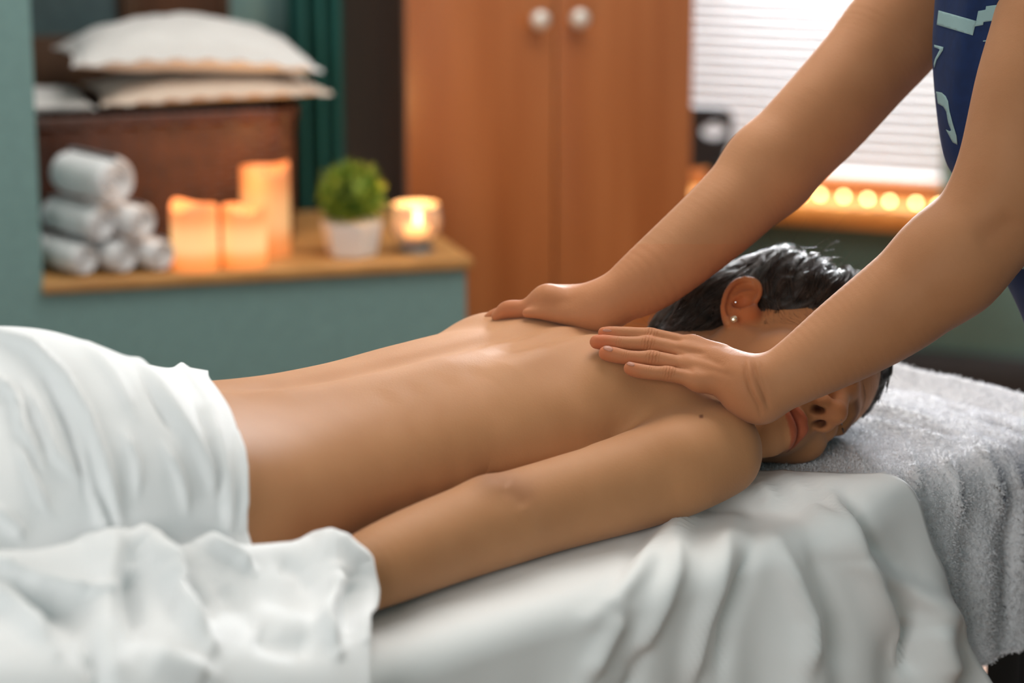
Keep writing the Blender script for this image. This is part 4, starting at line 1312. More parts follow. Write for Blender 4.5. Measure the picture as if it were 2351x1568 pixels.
# finger nails: plates set into the tips
nails = []
x_, y_, d_ = proj(tpos)
th_person = empty('person', 'massage therapist in navy printed shirt pressing both hands on the back', 'person', loc=(0.85, 2.35, 0))
tb = link_mesh('body', tpos, tfac, M_SKIN2, th_person)
_nt2 = M_SKIN2.node_tree
def _math(op, a, b_=None, c_=None):
    n = _nt2.nodes.new('ShaderNodeMath'); n.operation = op
    for i, v in enumerate((a, b_, c_)):
        if v is None: continue
        if isinstance(v, (int, float)): n.inputs[i].default_value = v
        else: _nt2.links.new(v, n.inputs[i])
    return n.outputs[0]
def _vec(op, a, b_):
    n = _nt2.nodes.new('ShaderNodeVectorMath'); n.operation = op
    for i, v in enumerate((a, b_)):
        if isinstance(v, (tuple, list, np.ndarray)): n.inputs[i].default_value = [float(q) for q in v]
        else: _nt2.links.new(v, n.inputs[i])
    return n.outputs['Value'] if op in ('DOT_PRODUCT', 'LENGTH') else n.outputs[0]
_geo = _nt2.nodes.new('ShaderNodeNewGeometry')
_noi = _nt2.nodes.new('ShaderNodeTexNoise'); _noi.inputs['Scale'].default_value = 260; _noi.inputs['Detail'].default_value = 2
_nt2.links.new(_geo.outputs['Position'], _noi.inputs['Vector'])
_acc = 0.0
for (x0, y0, x1, y1, wid, per, am) in ((1494, 767, 1510, 770, 0.0052, 0.0030, 1.0), (1487, 787, 1505, 790, 0.0056, 0.0030, 1.0), (1498, 819, 1516, 822, 0.0058, 0.0030, 1.0), (1535, 855, 1552, 858, 0.0052, 0.0028, 0.9),
        (1420, 783, 1436, 785, 0.0035, 0.0021, 0.5), (1437, 815, 1452, 817, 0.0036, 0.0021, 0.5), (1489, 850, 1503, 852, 0.0034, 0.0021, 0.45), (1735, 868, 1752, 862, 0.016, 0.0048, 0.55), (1690, 850, 1708, 858, 0.022, 0.0030, 0.28)):
    c = U(x0, y0, DN(x0, y0) - 0.006); t = nrm(U(x1, y1, DN(x1, y1) - 0.006) - c)
    dlt = _vec('SUBTRACT', _geo.outputs['Position'], c)
    ln_ = _vec('LENGTH', dlt, (0, 0, 0)); s_ = _vec('DOT_PRODUCT', dlt, t)
    mask = _math('EXPONENT', _math('MULTIPLY', _math('POWER', _math('DIVIDE', ln_, wid), 2.0), -1.0))
    ph = _math('MULTIPLY_ADD', _noi.outputs['Fac'], 5.0, _math('MULTIPLY', s_, 2 * math.pi / per))
    wv_ = _math('MULTIPLY', _math('SINE', ph), mask)
    _acc = _math('MULTIPLY_ADD', wv_, am, _acc)
_bsdf = _nt2.nodes['Principled BSDF']
_old = _bsdf.inputs['Normal'].links[0].from_socket
_bp = _nt2.nodes.new('ShaderNodeBump'); _bp.inputs['Strength'].default_value = 0.7; _bp.inputs['Distance'].default_value = 0.0007
_nt2.links.new(_acc, _bp.inputs['Height']); _nt2.links.new(_old, _bp.inputs['Normal']); _nt2.links.new(_bp.outputs['Normal'], _bsdf.inputs['Normal'])
tt = np.ones((len(tpos), 3))
def twash(w, col):
    global tt
    tt = tt * (1 - w[:, None]) + tt * np.array(col) * w[:, None]
hm = (d_ > nh[0]) & (d_ < nh[1])
hx = np.clip((1800 - x_) / 120, 0, 1) * (y_ > 560)
twash(0.45 * hx, (1.06, 0.88, 0.80))
for (tx, ty) in ((1384, 764), (1367, 784), (1388, 809), (1443, 844)):
    twash(0.65 * np.exp(-(np.hypot(x_ - tx, y_ - ty) / 30) ** 2) * hm, (1.08, 0.78, 0.72))
for (tx, ty) in ((1494, 766), (1487, 786), (1498, 818), (1535, 853)):
    twash(0.35 * np.exp(-(np.hypot(x_ - tx, y_ - ty) / 14) ** 2) * hm, (0.95, 0.74, 0.66))
fm = (d_ > DW - 0.08) & (d_ < DW + 0.12)
twash(0.55 * np.exp(-(np.hypot(x_ - 1165, y_ - 712) / 55) ** 2) * fm, (1.05, 0.76, 0.68))
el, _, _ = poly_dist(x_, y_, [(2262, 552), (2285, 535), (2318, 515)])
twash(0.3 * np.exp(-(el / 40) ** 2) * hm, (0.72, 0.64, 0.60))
set_tint(tb, np.clip(tt, 0, 1.25))
TB = bvh_of(tpos, tfac)
m_nail = skin_mat('nail', (0.44, 0.195, 0.13), (0.48, 0.22, 0.15), 0.1, 0.35)
def nail(px_poly):
    # small curved plate lying on the finger tip
    c = np.mean(px_poly, 0)
    rows = []
    P = np.array(px_poly, float)
    for k in (0.0, 0.35, 0.7, 0.9, 1.0):
        row = []
        for p in P:
            q = c + (p - c) * max(k, 0.02)
            h_ = hit(q[0], q[1], TB)
            if h_ is None: return
            row.append(h_[0] + h_[1] * (0.00055 if k < 0.95 else -0.0004))
        rows.append(row)
    mb = MB(); mb.grid(np.array(rows), closed_v=True)
    o = mb.build('fingernail', m_nail, tb, auto=None)
    set_tint(o, 1.0)
def ell_poly(cx, cy, a, b_, ang, n=20):
    t = np.linspace(0, 2 * math.pi, n, endpoint=False)
    x = a * np.sign(np.cos(t)) * np.abs(np.cos(t)) ** 0.8; y = b_ * np.sign(np.sin(t)) * np.abs(np.sin(t)) ** 0.8
    return np.c_[cx + x * math.cos(ang) - y * math.sin(ang), cy + x * math.sin(ang) + y * math.cos(ang)]
nail(ell_poly(1376, 775, 12.5, 5.5, R(14))); nail(ell_poly(1396, 800, 12, 6, R(20))); nail(ell_poly(1448, 836, 10, 4.2, R(14))); nail(ell_poly(1394, 759, 11, 3.0, R(3)))

# ---- shirt, trousers, shoes
M_NAVY = mat_simple('navy_jersey', (0.002, 0.017, 0.080), 0.9, 0.15, 90, 0.1)
M_PRINT = mat_simple('pale_print', (0.28, 0.42, 0.43), 0.8, 0.04)
G2 = Field()
SDm = (WRd + DW) / 2 + 0.045
def SP(bx, y, rx): 
    p = U(bx + rx, y, SDm); return [*p, rx / FPX * SDm]
sh = [SP(2190, -330, 220), SP(2160, -150, 270), SP(2152, 0, 290), SP(2145, 150, 292), SP(2172, 300, 292), SP(2240, 430, 294), SP(2332, 620, 296), SP(2420, 880, 300), SP(2480, 1050, 300)]
TORSO = Chain(sh, 44, ((0, 1, 0), 1.12))
G2.add(TORSO, 0)
for side_, pts in (('n', [[*SHN, 0.085], pd_(2436, -150, 168, WRd + 0.09), pd_(2420, -70, 165, WRd + 0.03)]), ('f', [[*SHF, 0.085], pd_(2290, -190, 165, DW + 0.09), pd_(2215, -112, 150, DW + 0.11)])):
    G2.add(Chain(pts, 14), 0.03)
# folds of the jersey
def sfold(P):
    x, y, d = proj(P)
    return 0.0035 * np.sin((x - 2150) / 16.0 + y / 90.0) * np.exp(-((x - 2215) / 60.0) ** 2)
G2.mod(sfold, TORSO.lo, TORSO.hi)
spos, sfac = surface_nets(G2, 0.004, relax=2)
shirt = link_mesh('shirt', spos, sfac, M_NAVY, th_person)
SB = bvh_of(spos, sfac)
from mathutils.geometry import delaunay_2d_cdt
def decal(poly, mat, off=0.0005, step=5.0):
    P = np.array(poly, float)
    pts = []
    for i in range(len(P)):
        a, b_ = P[i], P[(i + 1) % len(P)]
        n_ = max(1, int(np.linalg.norm(b_ - a) / step))
        for k in range(n_): pts.append(a + (b_ - a) * k / n_)
    nb_ = len(pts)
    def inside(q):
        c = False
        for i in range(len(P)):
            (x1, y1), (x2, y2) = P[i], P[(i + 1) % len(P)]
            if (y1 > q[1]) != (y2 > q[1]) and q[0] < (x2 - x1) * (q[1] - y1) / (y2 - y1) + x1: c = not c
        return c
    xs = np.arange(P[:, 0].min(), P[:, 0].max(), step); ys = np.arange(P[:, 1].min(), P[:, 1].max(), step)
    for x in xs:
        for y in ys:
            if inside((x, y)) and min(np.hypot(*(np.array(p) - (x, y))) for p in pts[:nb_]) > step * 0.5: pts.append(np.array([x, y]))
    v, e, f, *_ = delaunay_2d_cdt([Vector(p) for p in pts], [], [list(range(nb_))], 1, 1e-4)
    vs = []
    for p in v:
        h_ = hit(p[0], p[1], SB)
        if h_ is None: 
            q = U(p[0], p[1], SDm)
            loc, n_, _, _ = SB.find_nearest(Vector(q)); h_ = (np.array(loc), np.array(n_))
        vs.append(h_[0] + h_[1] * off)
    o = link_mesh('print', vs, [tuple(t) for t in f], mat, shirt, smooth=True)
    sm_ = o.modifiers.new('thick', 'SOLIDIFY'); sm_.thickness = 0.0003; sm_.offset = 0
    return o
decal([(2156, 24), (2242, 48), (2234, 81.5), (2152, 57)], M_PRINT)
decal([(2242, 48), (2246.5, 25), (2263.7, 22), (2265, 14), (2300, 10), (2296, 46), (2259, 50.5), (2258, 57.4), (2238.5, 61)], M_PRINT)
decal([(2146, 103), (2167, 108), (2166, 115), (2151, 138), (2146, 156), (2145, 147), (2148, 135.5), (2159, 113.7), (2146, 108)], M_PRINT)
decal([(2150, 210), (2162.7, 212.5), (2172, 220.5), (2177.6, 232), (2181, 255), (2188, 282.5), (2197, 312), (2199, 332), (2188, 326), (2179, 309), (2173, 297), (2181, 301), (2185, 298.6), (2179, 285), (2176, 271), (2174, 257), (2167, 244.6), (2154.5, 237.7)], M_PRINT)
decal([(2258, 93), (2268, 92), (2268, 95), (2258, 96)], M_PRINT)
decal([(2341, 612), (2370, 590), (2372, 604), (2350, 618)], M_PRINT)
# trousers and shoes, below and right of the picture
hipc = np.array(sh[-1][:3])
M_TROUS = mat_simple('dark_trousers', (0.03, 0.032, 0.04), 0.85, 0.1)
G3 = Field()
G3.add(Chain([[*(hipc + np.array([0.0, 0, 0.06])), 0.128], [*(hipc + np.array([0.03, 0, -0.10])), 0.135]], 8, ((0, 1, 0), 1.15)), 0)
for sd in (-1, 1):
    hp = hipc + np.array([0.03, 0.09 * sd, -0.12])
    G3.add(Chain([[*hp, 0.095], [hp[0] + 0.02, hp[1] + 0.01 * sd, 0.46, 0.072], [hp[0] + 0.05, hp[1] + 0.02 * sd, 0.09, 0.058]], 20), 0.04)
p3_, f3_ = surface_nets(G3, 0.010, relax=2)
link_mesh('trousers', p3_, f3_, M_TROUS, th_person)
for sd in (-1, 1):
    hp = hipc + np.array([0.03, 0.11 * sd, 0])
    G4 = Field(); G4.add(Chain([[hp[0] + 0.085, hp[1], 0.046, 0.042], [hp[0] - 0.03, hp[1], 0.042, 0.040], [hp[0] - 0.13, hp[1], 0.034, 0.032]], 12, ((0, 1, 0), 1.15)), 0)
    G4.add(Chain([[hp[0] + 0.07, hp[1], 0.05, 0.042], [hp[0] + 0.06, hp[1], 0.11, 0.045]], 6), 0.02)
    p4_, f4_ = surface_nets(G4, 0.008, relax=1)
    p4_[:, 2] = np.maximum(p4_[:, 2], 0.001)
    link_mesh('shoe', p4_, f4_, M_WHITE_METAL, th_person)
# hair of the therapist: cap and knot
G5 = Field(); G5.add(te((-12, 50, 0), (93, 80, 78)), 0); G5.sub(te((75, -20, 0), (70, 75, 90)), 0.01); G5.add(te((-95, 70, 0), (34, 34, 34)), 0.015)
p5_, f5_ = surface_nets(G5, 0.006, relax=1)
link_mesh('hair', p5_, f5_, mat_simple('brown_hair', (0.06, 0.03, 0.015), 0.45, 0.3, 8, 0.3, stretch=(1, 1, 12)), th_person)
# ------------------------------------------------------------------ massage table
M_PAD = mat_simple('cream_vinyl', (0.45, 0.42, 0.38), 0.45, 0.03)
LN, LF, S0_, S1_ = 0.285, -0.34, -1.0, 0.955            # near and far edge, foot and head end
tbl = empty('massage_table', 'massage table with black legs under white sheet and towel', 'massage table', loc=(*BP(0.05, -0.04, 0)[:2], 0))
MB_ = Matrix(((BA[0], BU[0], 0), (BA[1], BU[1], 0), (0, 0, 1)))
MR_ = Mz(PHI)
mb = MB(); c = BP((S0_ + S1_) / 2, (LN + LF) / 2, -0.034)
mb.box(c, (S1_ - S0_, LN - LF, 0.062), MR_, 0.026, 4); mb.build('padded_top', M_PAD, tbl)
mb = MB(); mb.box(c - np.array([0, 0, 0.056]), (S1_ - S0_ - 0.05, LN - LF - 0.05, 0.045), MR_, 0.004); mb.build('frame', M_BLACK, tbl)
_q = UPL(2331, 1530, BP(0, LN - 0.055, 0), BU) - BO
for s_ in (float(_q @ BA), -0.80):
    for l_ in (LN - 0.055, LF + 0.055):
        mb = MB(); p = BP(s_, l_, 0)
        mb.box((p[0], p[1], (ZT - 0.115) / 2), (0.046, 0.046, ZT - 0.116), MR_, 0.004); mb.build('leg', M_BLACK, tbl)
    mb = MB(); p = BP(s_, (LN + LF) / 2, 0); mb.box((p[0], p[1], 0.22), (0.024, LN - LF - 0.16, 0.03), MR_, 0.003); mb.build('stretcher', M_BLACK, tbl)

# ------------------------------------------------------------------ linens
def cotton(name, c, rough=0.9, sheen=0.25):
    m, nt, b = new_mat(name)
    inp(b, 'Base Color', (*c, 1)); inp(b, 'Roughness', rough); inp(b, 'Sheen Weight', sheen); inp(b, 'Sheen Roughness', 0.5); inp(b, 'Specular IOR Level', 0.25)
    tc = nt.nodes.new('ShaderNodeTexCoord')
    n1 = nt.nodes.new('ShaderNodeTexNoise'); n1.inputs['Scale'].default_value = 900; n1.inputs['Detail'].default_value = 2
    nt.links.new(tc.outputs['Object'], n1.inputs['Vector']); bump(nt, b, n1.outputs['Fac'], 0.12, 0.0004)
    return m
M_SHEET = cotton('white_sheet', (0.86, 0.87, 0.87))
M_COVER = cotton('white_cover', (0.84, 0.85, 0.86))
def to_sl(P):
    q = P - BO; return q @ BA, q @ BU, q[..., 2]
def on_l(x, y, l):                                     # seen point on the upright plane at distance l from the spine
    P = UPL(x, y, BP(0, l, 0), BU); s, _, h = to_sl(P); return s, h
GAIN = 1.35
def grid_relief(P, folds, dlim=(0, 9), facemin=-1):
    nu, nv = P.shape[:2]
    du = np.gradient(P, axis=0); dv = np.gradient(P, axis=1)
    N = np.cross(du, dv); N /= np.maximum(np.linalg.norm(N, axis=-1), 1e-12)[..., None]
    V = P - CAM; sgn = np.where((N * V).sum(-1) > 0, -1.0, 1.0); 
    # orient normals consistently: use the majority
    if (sgn < 0).mean() > 0.5: N = -N
    x, y, d = proj(P.reshape(-1, 3))
    disp = np.zeros(len(x))
    for poly, amp, w in folds:
        dist, arc, sd = poly_dist(x, y, poly)
        tp = np.clip(arc * 4, 0, 1) * np.clip((1 - arc) * 4, 0, 1); tp = tp * tp * (3 - 2 * tp)
        if amp > 0: prof = np.exp(-(dist / w) ** 2) + 0.25 * np.exp(-(dist / (2.6 * w)) ** 2)
        else: prof = np.exp(-(dist / w) ** 2)
        disp += GAIN * amp * prof * (0.35 + 0.65 * tp)
    return P + N * disp.reshape(nu, nv)[..., None], N
def cloth(name, P, mat, label, cat, thick=0.0012, parent=None, sub=0):
    mb = MB(); P = np.asarray(P); nu, nv = P.shape[:2]
    idx = np.arange(nu * nv).reshape(nu, nv)
    f = np.stack([idx[:-1, :-1], idx[1:, :-1], idx[1:, 1:], idx[:-1, 1:]], -1).reshape(-1, 4)
    o = link_mesh(name, P.reshape(-1, 3), f, mat, parent)
    m = o.modifiers.new('thickness', 'SOLIDIFY'); m.thickness = thick; m.offset = 0
    if label: tag(o, label, cat)
    return o

# --- sheet over the table, hanging down on the viewer's side
sb, hb = on_l(2248, 1568, LN + 0.035)
st_, ht_ = on_l(2042, 1172, LN)
print('sheet edge', sb, hb, st_, ht_)
NU, NV = 300, 230
vv = np.linspace(0, 1, NV)
vtop, vround = 0.42, 0.50
PS = np.zeros((NU, NV, 3))
hang = 0.42
for j, v in enumerate(vv):
    if v < vtop:
        l = LF - 0.02 + (LN - 0.02 - LF + 0.02) * (v / vtop); h = 0.0015; e = 0
    elif v < vround:
        a = (v - vtop) / (vround - vtop) * math.pi / 2
        l = LN - 0.02 + 0.03 * math.sin(a); h = 0.0015 - 0.03 * (1 - math.cos(a)); e = 0
    else:
        q = (v - vround) / (1 - vround); e = q
        l = LN + 0.010 + 0.05 * q ** 1.2; h = -0.0285 - hang * q
    sr = np.interp(h, [-0.45, hb, -0.02, 0.01], [sb + (hb + 0.45) * 0.5, sb, st_ + 0.01, st_ - 0.012])
    if v < vtop: sr = float(np.interp(l, [0.10, 0.15, 0.19, 0.235, LN - 0.02], [0.46, 0.49, 0.528, 0.572, st_ - 0.012]))
    u = np.linspace(0, 1, NU)
    ss = -0.98 + (sr + 0.98) * u
    PS[:, j] = np.array([BP(s, l, h) for s in ss])
S_, L_, H_ = to_sl(PS)
# raised bunched end of the sheet beside the shoulder
_send = np.interp(L_, [0.10, 0.15, 0.19, 0.235, LN], [0.46, 0.49, 0.528, 0.572, st_])
ridge = 0.024 * sstep(_send - 0.10, _send - 0.02, S_) * sstep(0.10, 0.18, L_) * sstep(-0.06, 0.0, H_)
PS[..., 2] += ridge
PS += (BU + np.array([0, 0, 0.3]))[None, None, :] * (0.020 * sstep(0.36, 0.52, S_) * sstep(0.24, 0.288, L_))[..., None]
# soft waves of the hanging part
wv = sstep(0.0, -0.16, H_)
amp = 0.010 * np.sin(S_ * 34 + 2.0 * np.sin(S_ * 9)) + 0.006 * np.sin(S_ * 71 + 1.0)
PS += (BU * 1.0)[None, None, :] * (amp * wv * sstep(-0.9, 0.3, S_))[..., None]
sheet_folds = [
    ([(1622, 1140), (1588, 1179), (1537, 1238), (1435, 1340), (1350, 1425)], 0.0075, 22),
    ([(1733, 1110), (1759, 1132), (1771, 1153), (1766, 1185)], 0.0060, 13),
    ([(1801, 1098), (1831, 1128), (1882, 1191), (1916, 1226), (1940, 1290)], 0.0065, 15),
    ([(1903, 1123), (1937, 1213), (1967, 1298), (2014, 1409), (2074, 1566)], 0.012, 20),
    ([(1784, 1255), (1818, 1341), (1852, 1426), (1857, 1490), (1845, 1568)], 0.010, 20),
    ([(1686, 1204), (1648, 1306), (1605, 1426), (1580, 1532), (1570, 1600)], 0.009, 22),
    ([(1571, 1204), (1541, 1323), (1490, 1426), (1440, 1553)], 0.008, 20),
    ([(1967, 1298), (2074, 1341), (2160, 1400), (2240, 1480)], 0.007, 22),
    ([(1735, 1230), (1700, 1340), (1665, 1440), (1650, 1568)], -0.008, 20),
    ([(1860, 1230), (1890, 1330), (1915, 1430), (1925, 1568)], -0.007, 26),
    ([(1940, 1130), (1962, 1185), (1995, 1235), (2040, 1290)], -0.009, 18),
    ([(2074, 1410), (2062, 1470), (2080, 1560)], -0.011, 26),
    ([(1480, 1240), (1440, 1310), (1380, 1390)], -0.005, 20),
    ([(2150, 1430), (2165, 1500), (2190, 1568)], 0.007, 20),
    ([(1420, 1400), (1380, 1480), (1340, 1568)], 0.007, 20), ([(1480, 1470), (1455, 1530), (1440, 1600)], -0.007, 20)]
PS, _ = grid_relief(PS, sheet_folds)
PS += np.array([0, 0, 1.0]) * (0.0012 * fbm(np.stack([S_, L_ + H_], -1) * 14, 3))[..., None]
cloth('bed_sheet', PS, M_SHEET, 'white bed sheet covering the table under the woman and hanging in folds', 'sheet')

# --- cover over the hips
def hip_section(s, th, off):
    # outline point of the body at station s; th=0 near side at table level .. pi far side
    sc = min(max(s, ST[0, 0]), 0.2)
    w = np.interp(sc, _sq, _wq); t = np.interp(sc, _sq, _tq)
    if s < -0.40: t *= 1.0
    zc = t * 0.48
    p = 2.25
    cx_, sz_ = math.cos(th), math.sin(th)
    k = (abs(cx_) ** p + abs(sz_) ** p) ** (-1 / p)
    x, z = k * cx_, k * sz_
    off += 0.040 * float(sstep(-0.22, -0.42, s))
    return x * (w + off), zc + z * (t - zc + off)
hem = [(478, 868), (492, 884), (512, 914), (530, 945), (548, 1005), (560, 1075), (561, 1150), (566, 1210), (574, 1262), (580, 1330)]
def hem_x(y): return np.interp(y, [q[1] for q in hem], [q[0] for q in hem])
NT = 130; NSs = 260
ths = np.linspace(0, math.pi, NT)
prof = []
rows = []
for i, th_ in enumerate(ths):
    # where the hem crosses this meridian
    sg = np.linspace(-0.25, 0.16, 160)
    pts = np.array([BP(s, *hip_section(s, th_, 0.0115)) for s in sg])
    x, y, d = proj(pts)
    f = x - hem_x(y)
    k = np.where((f[:-1] < 0) & (f[1:] >= 0))[0]
    se = sg[k[0]] + (sg[k[0] + 1] - sg[k[0]]) * (-f[k[0]] / (f[k[0] + 1] - f[k[0]])) if len(k) else None
    rows.append(se)
fin = [r for r in rows if r is not None]
se_arr = np.array([r if r is not None else np.nan for r in rows])
ok = ~np.isnan(se_arr)
se_arr = np.interp(np.arange(NT), np.where(ok)[0], se_arr[ok])
se_arr = np.convolve(np.r_[[se_arr[0]] * 4, se_arr, [se_arr[-1]] * 4], np.ones(9) / 9, 'valid')
far = ths > math.pi * 0.55
se_arr[far] = np.minimum(se_arr[far], se_arr[~far][-1] + 0.0)
PC = []
lowN = 26
for i in range(NSs):
    u = i / (NSs - 1)
    row = []
    for j, th_ in enumerate(ths):
        s = -0.95 + (se_arr[j] + 0.95) * (u ** 0.75)
        off = 0.0115 + 0.004 * (1 - u)
        l, h = hip_section(s, th_, off)
        row.append(BP(s, l, h))
    # skirts down to the table on both sides
    a0 = row[0]; 
    skirt_n = [a0 * (1 - t) + BP(*[(a0 - BO) @ BA, (a0 - BO) @ BU + 0.045, 0.006]) * t for t in np.linspace(1, 0, 12, endpoint=False)]
    b0 = row[-1]
    skirt_f = [b0 * (1 - t) + BP(*[(b0 - BO) @ BA, (b0 - BO) @ BU - 0.05, 0.006]) * t for t in np.linspace(0, 1, 12)[1:]]
    PC.append(skirt_n + row + skirt_f)
PC = np.array(PC)
cover_folds = [
    ([(-60, 760), (0, 778), (80, 815), (150, 880), (198, 960), (235, 1077), (278, 1240)], 0.0080, 13),
    ([(182, 1018), (208, 1136), (246, 1240)], 0.0060, 10),
    ([(300, 815), (345, 880), (395, 950), (440, 1020), (478, 1095), (500, 1160)], 0.0055, 13),
    ([(321, 860), (360, 930), (400, 1000)], -0.0040, 13),
    ([(374, 1029), (406, 1093), (428, 1173)], 0.0040, 9),
    ([(283, 997), (310, 1061), (315, 1136)], 0.0035, 11),
    ([(-20, 870), (0, 880), (37, 917), (53, 997), (96, 1083)], 0.0060, 10),
    ([(60, 890), (96, 965), (128, 1050), (187, 1104)], 0.0050, 12),
    ([(-20, 1170), (0, 1190), (53, 1238)], 0.005, 12), ([(40, 1030), (75, 1120), (110, 1180)], 0.004, 12),
    ([(110, 880), (150, 960), (185, 1060), (215, 1180)], -0.0055, 15),
    ([(470, 940), (498, 1020), (515, 1110), (522, 1243)], 0.0040, 9),
    ([(430, 900), (470, 985), (490, 1070), (500, 1190)], -0.003, 10),
    ([(380, 810), (430, 860), (470, 920), (500, 990)], 0.003, 10),
    ([(200, 800), (260, 870), (310, 960)], 0.003, 16), ([(545, 1000), (555, 1080), (556, 1200)], 0.0035, 8)]
PC, _ = grid_relief(PC, [(p_, a_ * 1.1, w_ * 0.8) for p_, a_, w_ in cover_folds])
Sc, Lc, Hc = to_sl(PC)
PC += np.array([0, 0, 1.0]) * (0.0015 * fbm(np.stack([Sc * 9, Lc * 9, Hc * 9], -1), 3, 5))[..., None]
cov = cloth('cover_sheet', PC, M_COVER, 'white cover sheet draped over the hips and legs of the woman', 'sheet', 0.0016)

# --- the bunched near side of the cover, lying over her hand
ctr = [(-90, 1268), (0, 1272), (100, 1270), (190, 1250), (215, 1234), (280, 1233), (340, 1240), (370, 1262), (392, 1274), (420, 1262), (455, 1252), (500, 1250), (570, 1260), (630, 1256), (690, 1250), (720, 1240), (745, 1224), (768, 1218), (785, 1226), (802, 1243), (822, 1275), (838, 1302), (848, 1330)]
def ytop(x): return np.interp(x, [q[0] for q in ctr], [q[1] for q in ctr])
xs = np.r_[np.linspace(-90, 740, 210), np.linspace(744, 850, 60)]
rows = []
for x in xs:
    yt = ytop(x)
    e = sstep(640, 850, x)
    lc = 0.215 + 0.012 * e
    s0, h0 = on_l(x, yt, lc)
    K_ = []
    # behind the crest
    K_.append(BP(s0 - 0.00, lc - 0.060, max(0.02, h0 - 0.055)))
    K_.append(BP(s0 - 0.00, lc - 0.028, h0 - 0.012))
    K_.append(BP(s0, lc, h0))
    ye = 1445 + (x - 850) * -0.045
    yb = 1660
    t1 = yt + (ye - yt) * 0.33; s1, h1 = on_l(x, t1, lc + 0.020 + 0.008 * (1 - e))
    t2 = yt + (ye - yt) * 0.70; s2, h2 = on_l(x, t2, lc + 0.048 + 0.010 * (1 - e))
    s3, h3 = on_l(x, ye, LN + 0.030); s4, h4 = on_l(x, 1540, LN + 0.062); s5, h5 = on_l(x, yb, LN + 0.085)
    K_ += [BP(s1, lc + 0.020 + 0.008 * (1 - e), h1), BP(s2, lc + 0.048 + 0.010 * (1 - e), h2), BP(s3, LN + 0.030, h3), BP(s4, LN + 0.062, h4), BP(s5, LN + 0.085, h5)]
    rows.append(catmull(K_, 190))
PB = np.array(rows)
bunch_folds = [
    ([(300, 1235), (257, 1250), (240, 1345), (236, 1452), (257, 1521)], 0.0065, 27),
    ([(330, 1238), (342, 1250), (369, 1334), (422, 1430), (480, 1490)], 0.015, 20),
    ([(-60, 1290), (0, 1307), (80, 1345), (160, 1361), (240, 1371)], 0.008, 14),
    ([(455, 1245), (481, 1254), (535, 1280), (575, 1315)], 0.007, 13),
    ([(770, 1310), (762, 1398), (743, 1441), (772, 1500)], 0.009, 15),
    ([(790, 1235), (828, 1290), (842, 1360), (842, 1470)], 0.005, 11),
    ([(-60, 1370), (0, 1398), (53, 1441), (120, 1500)], 0.010, 17),
    ([(299, 1300), (299, 1370), (315, 1450)], -0.011, 26),
    ([(90, 1390), (150, 1420), (190, 1460)], -0.007, 34), ([(20, 1325), (80, 1372), (150, 1392)], -0.006, 15),
    ([(570, 1450), (640, 1470), (730, 1482)], -0.007, 34), ([(560, 1410), (640, 1425), (720, 1435)], 0.003, 24),
    ([(805, 1330), (806, 1400), (800, 1460)], -0.006, 16), ([(395, 1285), (430, 1350), (480, 1420)], -0.006, 18),
    ([(500, 1340), (540, 1400), (600, 1440)], -0.003, 24), ([(640, 1290), (690, 1320), (720, 1370)], -0.004, 22),
    ([(200, 1480), (220, 1530), (230, 1600)], -0.010, 24), ([(330, 1500), (400, 1530), (480, 1560)], 0.006, 26)]
PB, _ = grid_relief(PB, bunch_folds)
Sb, Lb, Hb_ = to_sl(PB)
PB += BU * (0.0022 * fbm(np.stack([Sb * 14, Lb * 10 + Hb_ * 10], -1), 3, 8))[..., None]
cloth('bunched_sheet', PB, M_COVER, 'bunched white sheet end lying over her forearm at the near table edge', 'sheet', 0.0018)

# ------------------------------------------------------------------ terry towel at the head end
m_tt, nt, b = new_mat('terry_towel')
inp(b, 'Base Color', (0.92, 0.92, 0.95, 1)); inp(b, 'Roughness', 1.0); inp(b, 'Sheen Weight', 0.5); inp(b, 'Sheen Roughness', 0.6); inp(b, 'Specular IOR Level', 0.1)
tc = nt.nodes.new('ShaderNodeTexCoord'); n1 = nt.nodes.new('ShaderNodeTexNoise'); n1.inputs['Scale'].default_value = 600; n1.inputs['Detail'].default_value = 3
nt.links.new(tc.outputs['Object'], n1.inputs['Vector']); bump(nt, b, n1.outputs['Fac'], 0.9, 0.002)
NU, NV = 330, 430
SE = 0.966
P = np.zeros((NU, NV, 3)); NRM = np.zeros((NU, NV, 3))
ltop = LN - LF - 0.02; rad = 0.035; hang_t = 0.142
tot = ltop + rad * math.pi / 2 + hang_t
for j, v in enumerate(np.linspace(0, tot, NV)):
    if v < ltop - rad: l, h, n_ = LF + 0.03 + v, 0.014, np.array([0, 0, 1.0])
    elif v < ltop - rad + rad * math.pi / 2:
        a = (v - ltop + rad) / rad; l = LF + 0.03 + ltop - rad + rad * math.sin(a); h = 0.014 - rad * (1 - math.cos(a)); n_ = np.array([0, 0, math.cos(a)]) + BU * math.sin(a)
    else:
        q = v - (ltop - rad + rad * math.pi / 2); l = LF + 0.03 + ltop + 0.006 * q / hang_t; h = 0.014 - rad - q; n_ = BU
    sl_ = float(np.interp(h, [-0.30, -0.03, 0.0, 0.02], [sb + (hb + 0.45) * 0.5 - 0.10, st_ - 0.05, st_ - 0.10, 0.50]))
    P[:, j] = np.array([BP(s, l, h) for s in np.linspace(sl_, SE, NU)]); NRM[:, j] = n_
St, Lt, Ht = to_sl(P)
disp = 0.014 * np.exp(-((St - 0.955) / 0.010) ** 2) - 0.006 * np.exp(-((St - 0.928) / 0.014) ** 2) + 0.002 * sstep(0.91, 0.88, St) * sstep(0.5, 0.7, St)      # folded hem at the head end
disp += 0.0016 * fbm(np.stack([St * 16, Lt * 22 + Ht * 3], -1), 3, 3) * np.where(Ht > -0.01, 1, 0.6)
disp += 0.004 * np.sin(St * 52 + 3 * np.sin(St * 17)) * sstep(-0.015, -0.08, Ht)
